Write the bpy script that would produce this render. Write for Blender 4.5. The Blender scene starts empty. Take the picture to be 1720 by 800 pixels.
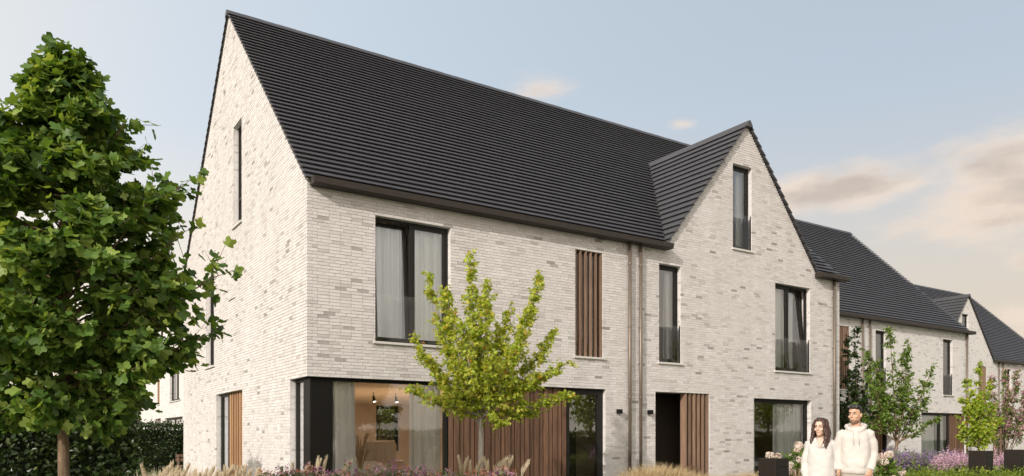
import bpy, bmesh, math, random
import numpy as np
from mathutils import Vector, Matrix

R = math.radians
random.seed(7)
rng = np.random.default_rng(7)
scene = bpy.context.scene
col = scene.collection

# ---------------------------------------------------------------- camera
CAM = Vector((-4.92, -14.85, 1.4))
FWD = Vector((.5476, .8368, 0)); RGT = Vector((.8368, -.5476, 0))
cam_data = bpy.data.cameras.new('camera')
cam_data.sensor_width = 36.0
cam_data.lens = 1297 / 1720 * 36.0
cam_data.shift_y = 335 / 1720
cam_data.clip_start = .1
cam_data.clip_end = 2000
cam = bpy.data.objects.new('camera', cam_data)
col.objects.link(cam)
cam.location = CAM
cam.rotation_euler = (R(90), 0, math.atan2(FWD.y, FWD.x) - R(90))
scene.camera = cam

# ---------------------------------------------------------------- light, sky, exposure
LIGHT = Vector((.86, .385, -.43)).normalized()          # direction the sunlight travels
SUN_ELEV = math.asin(-LIGHT.z)
SUN_ROT = math.atan2(-LIGHT.x, -LIGHT.y)
sun_data = bpy.data.lights.new('sun', 'SUN')
sun_data.energy = 2.25
sun_data.angle = R(.6)
sun_data.color = (1.0, .925, .845)
sun = bpy.data.objects.new('sun', sun_data)
col.objects.link(sun)
sun.rotation_euler = LIGHT.to_track_quat('-Z', 'Y').to_euler()
sun.location = (-20, -10, 20)

scene.view_settings.view_transform = 'Standard'
scene.view_settings.look = 'None'
scene.view_settings.gamma = 1
scene.view_settings.use_curve_mapping = False
scene.view_settings.exposure = 0.65
scene.cycles.max_bounces = 10
scene.cycles.transparent_max_bounces = 24

def build_world():
    w = bpy.data.worlds.new('World'); scene.world = w; w.use_nodes = True
    nt = w.node_tree; N = nt.nodes; L = nt.links; N.clear()
    def math_(op, a=None, b=None, c=None):
        n = N.new('ShaderNodeMath'); n.operation = op
        for i, v in enumerate((a, b, c)):
            if v is None: continue
            if isinstance(v, (int, float)): n.inputs[i].default_value = v
            else: L.new(v, n.inputs[i])
        return n.outputs[0]
    def mixc(fac, a, b):
        n = N.new('ShaderNodeMix'); n.data_type = 'RGBA'
        for s, v in ((n.inputs[0], fac), (n.inputs[6], a), (n.inputs[7], b)):
            if isinstance(v, (int, float)): s.default_value = v
            elif isinstance(v, tuple): s.default_value = (*v, 1)
            else: L.new(v, s)
        return n.outputs[2]
    def smooth(v, lo, hi):
        n = N.new('ShaderNodeMapRange'); n.interpolation_type = 'SMOOTHSTEP'
        L.new(v, n.inputs[0]); n.inputs[1].default_value = lo; n.inputs[2].default_value = hi
        return n.outputs[0]
    out = N.new('ShaderNodeOutputWorld'); bg = N.new('ShaderNodeBackground')
    bg.inputs[1].default_value = .108
    L.new(bg.outputs[0], out.inputs[0])
    sky = N.new('ShaderNodeTexSky'); sky.sky_type = 'NISHITA'; sky.sun_disc = False
    sky.sun_elevation = SUN_ELEV; sky.sun_rotation = SUN_ROT
    sky.air_density = 1.0; sky.dust_density = 3.0; sky.ozone_density = 1.0; sky.altitude = 50
    tc = N.new('ShaderNodeTexCoord'); sep = N.new('ShaderNodeSeparateXYZ')
    L.new(tc.outputs['Generated'], sep.inputs[0])
    az = math_('MULTIPLY', math_('ARCTAN2', sep.outputs[1], sep.outputs[0]), 180 / math.pi)
    el = math_('MULTIPLY', math_('ARCSINE', sep.outputs[2]), 180 / math.pi)
    # a veil of evening haze: brighter towards the sun, warmer near the horizon
    hs = N.new('ShaderNodeHueSaturation'); hs.inputs['Saturation'].default_value = SKY_SAT
    L.new(sky.outputs[0], hs.inputs['Color'])
    c = math_('COSINE', math_('MULTIPLY', math_('SUBTRACT', az, math.degrees(math.atan2(-LIGHT.y, -LIGHT.x))), math.pi / 180))
    lum = math_('MULTIPLY_ADD', c, HAZE_SUN * 6, HAZE_MEAN * 6)
    warmth = math_('MAXIMUM', smooth(el, 25, 8), math_('MULTIPLY', smooth(c, -.75, -.1), .75))
    tint = mixc(warmth, HAZE_COOL, HAZE_WARM)
    vm = N.new('ShaderNodeVectorMath'); vm.operation = 'SCALE'; L.new(tint, vm.inputs[0]); L.new(lum, vm.inputs['Scale'])
    warm = mixc(math_('MULTIPLY_ADD', smooth(el, 22, 5), .2, SKY_VEIL), hs.outputs[0], vm.outputs[0])
    # clouds: long soft banks
    comb = N.new('ShaderNodeCombineXYZ')
    L.new(math_('MULTIPLY', az, .15), comb.inputs[0]); L.new(math_('MULTIPLY', el, .42), comb.inputs[1])
    nz = N.new('ShaderNodeTexNoise'); nz.inputs['Scale'].default_value = 1.0
    nz.inputs['Detail'].default_value = 8; nz.inputs['Roughness'].default_value = .6
    L.new(comb.outputs[0], nz.inputs['Vector'])
    def bank(a0, e0, wa, we, weak):
        x = math_('DIVIDE', math_('SUBTRACT', az, a0), wa); y = math_('DIVIDE', math_('SUBTRACT', el, e0), we)
        return math_('SUBTRACT', 1.0 - weak, math_('SQRT', math_('ADD', math_('MULTIPLY', x, x), math_('MULTIPLY', y, y))))
    banks = None
    for b in CLOUD_BANKS:
        k = bank(*b); banks = k if banks is None else math_('MAXIMUM', banks, k)
    field = math_('ADD', math_('MAXIMUM', banks, -.55), math_('MULTIPLY', math_('SUBTRACT', nz.outputs[0], .5), 1.55))
    cover = math_('MULTIPLY', smooth(field, -.04, .72), CLOUD_MAX)
    comb2 = N.new('ShaderNodeCombineXYZ')
    L.new(math_('MULTIPLY', az, .16), comb2.inputs[0]); L.new(math_('MULTIPLY', math_('SUBTRACT', el, .9), .34), comb2.inputs[1])
    nz2 = N.new('ShaderNodeTexNoise'); nz2.inputs['Detail'].default_value = 5; nz2.inputs['Scale'].default_value = 1.0
    L.new(comb2.outputs[0], nz2.inputs['Vector'])
    ccol = mixc(smooth(math_('ADD', nz2.outputs[0], math_('MULTIPLY', smooth(field, .2, .9), .25)), .52, .92), CLOUD_LIT, CLOUD_GREY)
    final = mixc(cover, warm, ccol)
    L.new(final, bg.inputs[0])

SKY_SAT, SKY_VEIL = .9, .72
HAZE_MEAN, HAZE_SUN = 1.16, .54
HAZE_COOL, HAZE_WARM = (.91, 1.02, 1.11), (1.19, 1.03, .84)
CLOUD_BANKS = [(23.0, 15.2, 9.0, 4.0, 0), (33.0, 16.5, 9.0, 2.0, .05), (20.5, 10.8, 4.5, 1.1, .1), (18.5, 6.6, 8.0, 2.4, 0),
               (55.0, 24.3, 5.5, 2.0, .42), (44.5, 21.6, 3.0, 1.0, .6)]
CLOUD_MAX, CLOUD_LIT, CLOUD_GREY = .85, (5.5, 4.55, 3.75), (3.5, 2.95, 2.55)
build_world()

# ---------------------------------------------------------------- materials
def new_mat(name):
    m = bpy.data.materials.new(name); m.use_nodes = True
    nt = m.node_tree; nt.nodes.clear()
    o = nt.nodes.new('ShaderNodeOutputMaterial')
    return m, nt.nodes, nt.links, o

def setv(L, sock, v):
    if isinstance(v, (int, float)): sock.default_value = v
    elif isinstance(v, tuple): sock.default_value = (*v, 1) if len(v) == 3 else v
    else: L.new(v, sock)

def n_noise(N, L, scale, detail=4, vec=None, rough=.5):
    n = N.new('ShaderNodeTexNoise'); n.inputs['Scale'].default_value = scale
    n.inputs['Detail'].default_value = detail; n.inputs['Roughness'].default_value = rough
    if vec is not None: L.new(vec, n.inputs['Vector'])
    return n.outputs[0]

def n_coord(N, kind='Object', scale=None, L=None):
    t = N.new('ShaderNodeTexCoord')
    if scale is None: return t.outputs[kind]
    m = N.new('ShaderNodeMapping'); m.inputs['Scale'].default_value = scale
    L.new(t.outputs[kind], m.inputs['Vector']); return m.outputs[0]

def n_ramp(N, L, fac, stops):
    r = N.new('ShaderNodeValToRGB'); e = r.color_ramp.elements
    while len(e) < len(stops): e.new(.5)
    for k, (p, c) in enumerate(stops):
        e[k].position = p; e[k].color = (*c, 1)
    L.new(fac, r.inputs[0]); return r.outputs[0]

def n_mix(N, L, fac, a, b, blend='MIX'):
    n = N.new('ShaderNodeMix'); n.data_type = 'RGBA'; n.blend_type = blend
    setv(L, n.inputs[0], fac); setv(L, n.inputs[6], a); setv(L, n.inputs[7], b)
    return n.outputs[2]

def n_attr(N, name):
    a = N.new('ShaderNodeAttribute'); a.attribute_name = name; return a

def n_bump(N, L, h, strength, dist):
    b = N.new('ShaderNodeBump'); b.inputs['Strength'].default_value = strength
    b.inputs['Distance'].default_value = dist; L.new(h, b.inputs['Height']); return b.outputs[0]

def principled(N, L, o, color, rough=.6, metal=0, normal=None, spec=None):
    p = N.new('ShaderNodeBsdfPrincipled')
    setv(L, p.inputs['Base Color'], color); setv(L, p.inputs['Roughness'], rough)
    p.inputs['Metallic'].default_value = metal
    if spec is not None: p.inputs['Specular IOR Level'].default_value = spec
    if normal is not None: L.new(normal, p.inputs['Normal'])
    if o is not None: L.new(p.outputs[0], o.inputs[0])
    return p

M = {}
def simple(name, color, rough=.6, metal=0, noise=None, amount=.2, bump=0, spec=None):
    m, N, L, o = new_mat(name)
    c = color; nrm = None
    if noise:
        f = n_noise(N, L, noise, 5, n_coord(N))
        c = n_mix(N, L, f, tuple(x * (1 - amount) for x in color), tuple(min(1, x * (1 + amount)) for x in color))
        if bump: nrm = n_bump(N, L, f, bump, .01)
    principled(N, L, o, c, rough, metal, nrm, spec)
    M[name] = m; return m

BRICK_STOPS = [(0.0, (.30, .275, .265)), (.09, (.41, .385, .37)), (.22, (.53, .505, .49)), (.5, (.625, .60, .59)), (.8, (.68, .66, .65)), (1.0, (.72, .71, .705))]
def mat_brick():
    m, N, L, o = new_mat('pale_brick')
    t = n_attr(N, 'tint').outputs['Fac']
    co = n_coord(N)
    c = n_ramp(N, L, t, BRICK_STOPS)
    f = n_noise(N, L, 38, 6, co, .65)
    c = n_mix(N, L, .55, c, n_ramp(N, L, f, [(.3, (.62, .60, .58)), (.48, (.97, .96, .96)), (.7, (1, 1, 1))]), 'MULTIPLY')
    big = n_noise(N, L, .5, 3, co)
    c = n_mix(N, L, .5, c, n_ramp(N, L, big, [(.3, (.9, .89, .88)), (.7, (1, 1, 1))]), 'MULTIPLY')
    mo = n_noise(N, L, 1.0, 5, n_coord(N, 'Object', (7, 7, 22), L), .65)
    c = n_mix(N, L, .4, c, n_ramp(N, L, mo, [(.34, (.80, .785, .77)), (.5, (.98, .98, .98)), (.65, (1.05, 1.05, 1.05))]), 'MULTIPLY')
    st = n_noise(N, L, 1.0, 4, n_coord(N, 'Object', (2.6, 2.6, .22), L), .6)
    c = n_mix(N, L, .35, c, n_ramp(N, L, st, [(.36, (.86, .845, .83)), (.56, (1, 1, 1))]), 'MULTIPLY')
    principled(N, L, o, c, .88, 0, n_bump(N, L, f, .5, .006), .25)
    M['brick'] = m
def mat_brick_tex():
    # walls too far away to pick bricks apart, and the reveals of openings
    m, N, L, o = new_mat('pale_brick_distant')
    co = n_coord(N)
    s = N.new('ShaderNodeSeparateXYZ'); L.new(co, s.inputs[0])
    ad = N.new('ShaderNodeMath'); ad.operation = 'ADD'; L.new(s.outputs[0], ad.inputs[0]); L.new(s.outputs[1], ad.inputs[1])
    cb = N.new('ShaderNodeCombineXYZ'); L.new(ad.outputs[0], cb.inputs[0]); L.new(s.outputs[2], cb.inputs[1])
    b = N.new('ShaderNodeTexBrick')
    b.inputs['Scale'].default_value = 1; b.inputs['Brick Width'].default_value = .22; b.inputs['Row Height'].default_value = .065
    b.inputs['Mortar Size'].default_value = .006; b.inputs['Mortar Smooth'].default_value = .2; b.offset = .37; b.offset_frequency = 3
    b.inputs['Color1'].default_value = (0, 0, 0, 1); b.inputs['Color2'].default_value = (1, 1, 1, 1); b.inputs['Mortar'].default_value = (.75, .75, .75, 1)
    L.new(cb.outputs[0], b.inputs['Vector'])
    c = n_ramp(N, L, b.outputs[0], [(0, BRICK_STOPS[1][1]), (.06, BRICK_STOPS[2][1]), (.2, BRICK_STOPS[3][1]), (1, BRICK_STOPS[4][1])])
    f = n_noise(N, L, 30, 5, co, .6)
    c = n_mix(N, L, .5, c, n_ramp(N, L, f, [(.3, (.72, .70, .68)), (.55, (1, 1, 1))]), 'MULTIPLY')
    iv = N.new('ShaderNodeMath'); iv.operation = 'SUBTRACT'; iv.inputs[0].default_value = 1; L.new(b.outputs['Fac'], iv.inputs[1])
    principled(N, L, o, c, .9, 0, n_bump(N, L, iv.outputs[0], .6, .008), .25)
    M['brick_tex'] = m
def mat_roof():
    m, N, L, o = new_mat('charcoal_roof_tile')
    t = n_attr(N, 'tint').outputs['Fac']; co = n_coord(N)
    f = n_noise(N, L, 9, 6, co, .6)
    c = n_ramp(N, L, t, [(0, (.047, .0455, .051)), (.5, (.051, .0495, .055)), (1, (.056, .0545, .060))])
    c = n_mix(N, L, .6, c, n_ramp(N, L, f, [(.3, (.88, .88, .88)), (.7, (1.08, 1.07, 1.06))]), 'MULTIPLY')
    principled(N, L, o, c, n_ramp(N, L, f, [(.3, (.38,) * 3), (.7, (.55,) * 3)]), 0, n_bump(N, L, n_noise(N, L, 60, 3, co), .15, .003), .5)
    M['roof'] = m
def mat_wood(name, dark, mid, light, rough=.6):
    m, N, L, o = new_mat(name)
    co = n_coord(N, 'Object', (14, 14, .9), L)
    oi = N.new('ShaderNodeObjectInfo')
    va = N.new('ShaderNodeVectorMath'); va.operation = 'ADD'; L.new(co, va.inputs[0])
    mu = N.new('ShaderNodeMath'); mu.operation = 'MULTIPLY'; mu.inputs[1].default_value = 40; L.new(oi.outputs['Random'], mu.inputs[0])
    L.new(mu.outputs[0], va.inputs[1])
    f = n_noise(N, L, 2.2, 6, va.outputs[0], .6)
    c = n_ramp(N, L, f, [(.28, dark), (.5, mid), (.74, light)])
    tone = n_ramp(N, L, oi.outputs['Random'], [(0, (.68, .66, .64)), (.5, (.95, .95, .95)), (1, (1.2, 1.18, 1.15))])
    c = n_mix(N, L, 1, c, tone, 'MULTIPLY')
    principled(N, L, o, c, rough, 0, n_bump(N, L, f, .25, .004), .3)
    M[name] = m
def mat_glass(key='glass', least=.075):
    m, N, L, o = new_mat('window_glass' if key == 'glass' else key)
    lw = N.new('ShaderNodeFresnel'); lw.inputs[0].default_value = 1.45
    tr = N.new('ShaderNodeBsdfTransparent'); tr.inputs[0].default_value = (.95, .96, .955, 1)
    gl = N.new('ShaderNodeBsdfGlossy'); gl.inputs['Roughness'].default_value = 0.0; gl.inputs[0].default_value = (.95, .97, 1, 1)
    co = n_coord(N)
    L.new(n_bump(N, L, n_noise(N, L, 1.3, 1, co), .06, .02), gl.inputs['Normal'])
    ml = N.new('ShaderNodeMath'); ml.operation = 'MULTIPLY_ADD'; ml.inputs[1].default_value = 1.1; ml.inputs[2].default_value = least
    L.new(lw.outputs[0], ml.inputs[0])
    mx = N.new('ShaderNodeMixShader'); L.new(ml.outputs[0], mx.inputs[0]); L.new(tr.outputs[0], mx.inputs[1]); L.new(gl.outputs[0], mx.inputs[2])
    L.new(mx.outputs[0], o.inputs[0]); M[key] = m
def mat_fabric(name, color, trans=.35, see=.0):
    m, N, L, o = new_mat(name)
    d = N.new('ShaderNodeBsdfDiffuse'); d.inputs[0].default_value = (*color, 1)
    t = N.new('ShaderNodeBsdfTranslucent'); t.inputs[0].default_value = (*color, 1)
    mx = N.new('ShaderNodeMixShader'); mx.inputs[0].default_value = trans
    L.new(d.outputs[0], mx.inputs[1]); L.new(t.outputs[0], mx.inputs[2]); res = mx.outputs[0]
    if see:
        p = N.new('ShaderNodeBsdfTransparent'); m2 = N.new('ShaderNodeMixShader'); m2.inputs[0].default_value = see
        L.new(res, m2.inputs[1]); L.new(p.outputs[0], m2.inputs[2]); res = m2.outputs[0]
    L.new(res, o.inputs[0]); M[name] = m
def mat_leaf(name, stops, trans=.4, tcol=(1.25, 1.2, .5), rough=.42, spec=.35):
    m, N, L, o = new_mat(name)
    t = n_attr(N, 'tint').outputs['Fac']
    c = n_ramp(N, L, t, stops)
    p = principled(N, L, None, c, rough, 0, None, spec)
    tr = N.new('ShaderNodeBsdfTranslucent')
    L.new(n_mix(N, L, 1, c, tcol, 'MULTIPLY'), tr.inputs[0])
    mx = N.new('ShaderNodeMixShader'); mx.inputs[0].default_value = trans
    L.new(p.outputs[0], mx.inputs[1]); L.new(tr.outputs[0], mx.inputs[2]); L.new(mx.outputs[0], o.inputs[0])
    M[name] = m
def mat_bark(name, a, b):
    m, N, L, o = new_mat(name)
    co = n_coord(N, 'Object', (22, 22, 5), L)
    f = n_noise(N, L, 1.6, 6, co, .65)
    principled(N, L, o, n_ramp(N, L, f, [(.3, a), (.7, b)]), .85, 0, n_bump(N, L, f, .7, .012), .2)
    M[name] = m

mat_brick(); mat_brick_tex(); mat_roof(); mat_glass(); mat_glass('clear_glass', .0); mat_glass('sky_glass', .15)
simple('mortar', (.60, .575, .555), .95, noise=25, amount=.15)
mat_wood('wood_warm', (.085, .046, .029), (.14, .078, .049), (.20, .118, .077))
mat_wood('wood_slat', (.14, .088, .060), (.21, .138, .097), (.28, .19, .135))
mat_wood('wood_light', (.30, .17, .085), (.40, .235, .125), (.48, .30, .17))
simple('frame', (.011, .0095, .008), .5, noise=30, amount=.2, spec=.3)
simple('black_metal', (.007, .006, .005), .55, noise=20, amount=.25, spec=.2)
simple('gutter', (.030, .023, .018), .5, .0, noise=7, amount=.35, spec=.3)
simple('downpipe', (.17, .135, .105), .42, .35, noise=6, amount=.25)
simple('sill', (.55, .53, .5), .75, noise=20, amount=.12, bump=.1)
simple('room_plaster', (.68, .545, .42), .9, noise=2, amount=.06)
simple('room_ceiling', (.78, .68, .56), .9, noise=2, amount=.05)
simple('room_floor', (.45, .33, .23), .5, noise=3, amount=.2)
simple('inner_dark', (.10, .09, .08), .9, noise=3, amount=.2)
simple('porch', (.022, .014, .009), .7, noise=4, amount=.3)
simple('mailbox', (.015, .011, .008), .6, noise=15, amount=.3, spec=.25)
mat_fabric('curtain', (.93, .92, .90), .12, .0)
mat_fabric('sheer', (.95, .95, .94), .14, .02)
simple('upholstery', (.62, .55, .46), .95, noise=40, amount=.15, bump=.2)
simple('ceramic', (.45, .36, .27), .7, noise=10, amount=.2)
simple('straw', (.46, .32, .18), .9, noise=20, amount=.25)

# ---------------------------------------------------------------- mesh helpers
class MB:
    """collects faces and links them as one mesh object"""
    def __init__(s): s.v = []; s.f = []; s.m = []; s.t = []
    def face(s, pts, mi=0, t=.5):
        b = len(s.v); s.v += [tuple(p) for p in pts]; s.f.append(tuple(range(b, b + len(pts)))); s.m.append(mi); s.t.append(t)
    def box(s, x0, x1, y0, y1, z0, z1, mi=0, t=.5, skip=''):
        b = len(s.v)
        s.v += [(x0, y0, z0), (x1, y0, z0), (x1, y1, z0), (x0, y1, z0), (x0, y0, z1), (x1, y0, z1), (x1, y1, z1), (x0, y1, z1)]
        for k, q in (('b', (0, 3, 2, 1)), ('t', (4, 5, 6, 7)), ('f', (0, 1, 5, 4)), ('r', (1, 2, 6, 5)), ('k', (2, 3, 7, 6)), ('l', (3, 0, 4, 7))):
            if k in skip: continue
            s.f.append(tuple(b + i for i in q)); s.m.append(mi); s.t.append(t)
    def loft(s, rings, caps=True, mi=0, t=.5):
        n = len(rings[0]); b = len(s.v)
        for r in rings: s.v += [tuple(p) for p in r]
        for i in range(len(rings) - 1):
            for j in range(n):
                k = (j + 1) % n
                s.f.append((b + i * n + j, b + i * n + k, b + (i + 1) * n + k, b + (i + 1) * n + j)); s.m.append(mi); s.t.append(t)
        if caps:
            s.f.append(tuple(b + j for j in reversed(range(n)))); s.m.append(mi); s.t.append(t)
            e = b + (len(rings) - 1) * n
            s.f.append(tuple(e + j for j in range(n))); s.m.append(mi); s.t.append(t)
    def tube(s, pts, rad, n=8, mi=0, t=.5, caps=True):
        pts = [Vector(p) for p in pts]; rings = []; a = None
        for i, p in enumerate(pts):
            d = (pts[min(i + 1, len(pts) - 1)] - pts[max(i - 1, 0)])
            d = d.normalized() if d.length > 1e-9 else Vector((0, 0, 1))
            if a is None:
                a = d.cross(Vector((0, 0, 1)))
                if a.length < .15: a = d.cross(Vector((1, 0, 0)))
            a = a - d * a.dot(d)
            a = a.normalized() if a.length > 1e-6 else d.orthogonal().normalized()
            c = d.cross(a); r = rad[i] if hasattr(rad, '__len__') else rad
            rings.append([p + a * (math.cos(2 * math.pi * j / n) * r) + c * (math.sin(2 * math.pi * j / n) * r) for j in range(n)])
        s.loft(rings, caps, mi, t)
    def blob(s, c, rx, ry, rz, nu=10, nv=7, mi=0, t=.5, rot=None):
        rings = []; c = Vector(c)
        for i in range(nv):
            a = -math.pi / 2 + math.pi * (i + .04) / (nv - 1 + .08)
            ring = []
            for j in range(nu):
                b = 2 * math.pi * j / nu
                p = Vector((rx * math.cos(a) * math.cos(b), ry * math.cos(a) * math.sin(b), rz * math.sin(a)))
                ring.append(c + (rot @ p if rot else p))
            rings.append(ring)
        s.loft(rings, True, mi, t)
    def mesh(s, name, mats, smooth=False):
        me = bpy.data.meshes.new(name); me.from_pydata(s.v, [], s.f)
        for mm in (mats if isinstance(mats, (list, tuple)) else [mats]): me.materials.append(M[mm] if isinstance(mm, str) else mm)
        if any(s.m): me.polygons.foreach_set('material_index', s.m)
        a = me.attributes.new('tint', 'FLOAT', 'FACE'); a.data.foreach_set('value', s.t)
        if smooth: me.polygons.foreach_set('use_smooth', [True] * len(me.polygons))
        me.update(); return me
    def build(s, name, mats, parent=None, smooth=False, bevel=0):
        o = bpy.data.objects.new(name, s.mesh(name, mats, smooth)); col.objects.link(o)
        if parent is not None: o.parent = parent
        if bevel:
            b = o.modifiers.new('bevel', 'BEVEL'); b.width = bevel; b.segments = 2; b.limit_method = 'ANGLE'
        return o

def empty(name, loc=(0, 0, 0), rz=0):
    o = bpy.data.objects.new(name, None); col.objects.link(o)
    o.location = loc; o.rotation_euler = (0, 0, rz); o.empty_display_size = .2
    return o
def tag(o, label=None, cat=None, group=None, kind=None):
    if label: o['label'] = label
    if cat: o['category'] = cat
    if group: o['group'] = group
    if kind: o['kind'] = kind
    return o
def link_mesh(name, me, parent, loc=(0, 0, 0), rot=(0, 0, 0), scale=(1, 1, 1)):
    o = bpy.data.objects.new(name, me); col.objects.link(o); o.parent = parent
    o.location = loc; o.rotation_euler = rot; o.scale = scale; return o

# ---------------------------------------------------------------- ground
def sheet(name, x0, x1, y0, y1, z, m, kind='structure', div=1):
    b = MB(); b.face([(x0, y0, z), (x1, y0, z), (x1, y1, z), (x0, y1, z)])
    return tag(b.build(name, m), kind=kind)
def mat_ground():
    m, N, L, o = new_mat('garden_lawn'); co = n_coord(N)
    f = n_noise(N, L, 6, 8, co, .65)
    principled(N, L, o, n_ramp(N, L, f, [(.3, (.035, .055, .018)), (.6, (.07, .095, .03)), (.8, (.12, .12, .05))]), .95, 0, n_bump(N, L, n_noise(N, L, 90, 3, co), .8, .03), .1)
    M['lawn'] = m
    m, N, L, o = new_mat('asphalt'); co = n_coord(N)
    f = n_noise(N, L, 120, 4, co)
    principled(N, L, o, n_ramp(N, L, f, [(.3, (.035, .035, .036)), (.7, (.075, .073, .07))]), .9, 0, n_bump(N, L, f, .4, .01), .3)
    M['asphalt'] = m
mat_ground()
simple('paving', (.42, .39, .35), .9, noise=12, amount=.18, bump=.1)
sheet('ground', -400, 400, -400, 400, 0, 'lawn')
sheet('street', -120, 160, -22, -12, .004, 'asphalt')
pv = MB(); pv.box(-120, 160, -11.85, -7.95, 0.0, .11); tag(pv.build('pavement', 'paving'), kind='structure')
pv = MB(); pv.box(-120, 160, -12.0, -11.855, 0.0, .125); tag(pv.build('kerb', 'sill', bevel=.015), kind='structure')
sheet('path', 8.9, 11.7, -7.94, -.02, .008, 'paving')

# ---------------------------------------------------------------- houses
W, D = 17.24, 12.64
COURSE = .065
EAVE = 6.47; RIDGE = 12.58; SLOPE = (RIDGE - EAVE) / (D / 2)
DX0, DX1, DZ = 9.65, 16.03, 10.36
DC = (DX0 + DX1) / 2; DSL = (DZ - EAVE) / ((DX1 - DX0) / 2)

def tri_fill(loops):
    bm = bmesh.new(); edges = []
    for lp in loops:
        vs = [bm.verts.new((a, z, 0)) for a, z in lp]
        for i in range(len(vs)): edges.append(bm.edges.new((vs[i], vs[(i + 1) % len(vs)])))
    bmesh.ops.triangle_fill(bm, use_beauty=True, use_dissolve=False, edges=edges)
    tris = [[(v.co.x, v.co.y) for v in f.verts] for f in bm.faces]
    bm.free(); return tris

def rect(a0, a1, z0, z1): return [(a0, z0), (a1, z0), (a1, z1), (a0, z1)]

def wall(name, root, P, outer, holes, off, thick, mats):
    """outer skin at depth off, inner at depth off+thick, sides as reveals"""
    b = MB(); loops = [outer] + holes
    for t in tri_fill(loops):
        b.face([P(a, z, off) for a, z in t], 0); b.face([P(a, z, off + thick) for a, z in t], 2)
    for lp in loops:
        for i in range(len(lp)):
            (a0, z0), (a1, z1) = lp[i], lp[(i + 1) % len(lp)]
            b.face([P(a0, z0, off), P(a1, z1, off), P(a1, z1, off + thick), P(a0, z0, off + thick)], 1)
    return b.build(name, mats, root)

def spans(loops, z):
    xs = []
    for lp in loops:
        for i in range(len(lp)):
            (a0, z0), (a1, z1) = lp[i], lp[(i + 1) % len(lp)]
            if (z0 <= z) != (z1 <= z): xs.append(a0 + (z - z0) / (z1 - z0) * (a1 - a0))
    xs.sort(); return [(xs[i], xs[i + 1]) for i in range(0, len(xs) - 1, 2)]

BRICK_L, BED = .225, .010
def tint_pick():
    k = random.random()
    if k < .022: return random.uniform(0, .16)
    if k < .10: return random.uniform(.16, .4)
    return min(1, max(.32, random.gauss(.6, .12)))
def lay_bricks(wall_obj, P, loops, ztop, keep, quoin):
    """every brick of a wall; the ones for which keep() holds become objects of their own"""
    b = MB(); singles = []
    prev_dark = 0
    for c in range(int(ztop / COURSE)):
        z0 = c * COURSE + BED / 2; z1 = (c + 1) * COURSE - BED / 2
        for (s0, s1) in spans(loops, (z0 + z1) / 2):
            s0 -= .003; s1 += .003
            a = s0; corner = abs(s0) < .02
            if corner:
                a = 0.0 if (c % 2 == 0) == quoin else .11
            first = True
            while a < s1 - .03:
                l = BRICK_L + random.uniform(-.004, .004)
                if first: l = random.choice((.1, .165, .225)) if not (corner and a == 0) else .21
                e = min(a + l, s1)
                if s1 - e < .045: e = s1
                j = random.uniform(-.002, .002); t = tint_pick()
                dz0 = random.uniform(-.0015, .0015); dz1 = random.uniform(-.002, .0015)
                full = abs((e - a) - BRICK_L) < .006
                if full and keep((a + e) / 2, (z0 + z1) / 2): singles.append((a, z0, j, t))
                else:
                    dep = .1 if (first and corner and a == 0) else .025
                    v = [P(a, z0 + dz0, j), P(e, z0 - dz0, j + random.uniform(-.002, .002)), P(e, z1 + dz1, j), P(a, z1 - dz1, j + random.uniform(-.002, .002)),
                         P(a, z0, dep), P(e, z0, dep), P(e, z1, dep), P(a, z1, dep)]
                    k = len(b.v); b.v += v
                    for q in ((0, 1, 2, 3), (0, 4, 5, 1), (1, 5, 6, 2), (2, 6, 7, 3), (3, 7, 4, 0)):
                        b.f.append(tuple(k + i for i in q)); b.m.append(0); b.t.append(t)
                a = e + .009 + random.uniform(-.002, .003); first = False
    tag(b.build('brickwork', 'brick', wall_obj), kind='stuff')
    return singles

def roof_rows(root, part, X0, X1, frame, n, length, cut=None, tiles=True, tile_w=.33, names='tile_row'):
    """frame(x, s, h): point on the slope, s up the slope from the eave, h above it. Each course of tiles is one part."""
    step = length / n
    for i in range(n):
        s0 = i * step + random.uniform(-.001, .001); s1 = (i + 1) * step + .05
        for (xa, xb) in (cut(s0 + step * .5, X0, X1) if cut else [(X0, X1)]):
            b = MB()
            k = max(1, int(round((xb - xa) / (tile_w if tiles else 6)))); w = (xb - xa) / k
            for q in range(k):
                a = xa + q * w + .0015; e = xa + (q + 1) * w - .0015
                j = random.gauss(0, .0005) if tiles else 0; t = random.random()
                h0, h1 = .072 + j, .010
                p = [frame(a, s0, .046), frame(e, s0, .046), frame(e, s0, h0 - .004), frame(a, s0, h0 - .004),
                     frame(e, s0 + .008, h0), frame(a, s0 + .008, h0), frame(e, s1, h1), frame(a, s1, h1), frame(e, s1, -.02), frame(a, s1, -.02)]
                v = len(b.v); b.v += p
                for f in ((0, 1, 2, 3), (3, 2, 4, 5), (5, 4, 6, 7), (0, 3, 5, 7, 9), (1, 8, 6, 4, 2), (0, 9, 8, 1)):
                    b.f.append(tuple(v + z for z in f)); b.m.append(0); b.t.append(t)
            b.build(names, 'roof', part)

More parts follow.
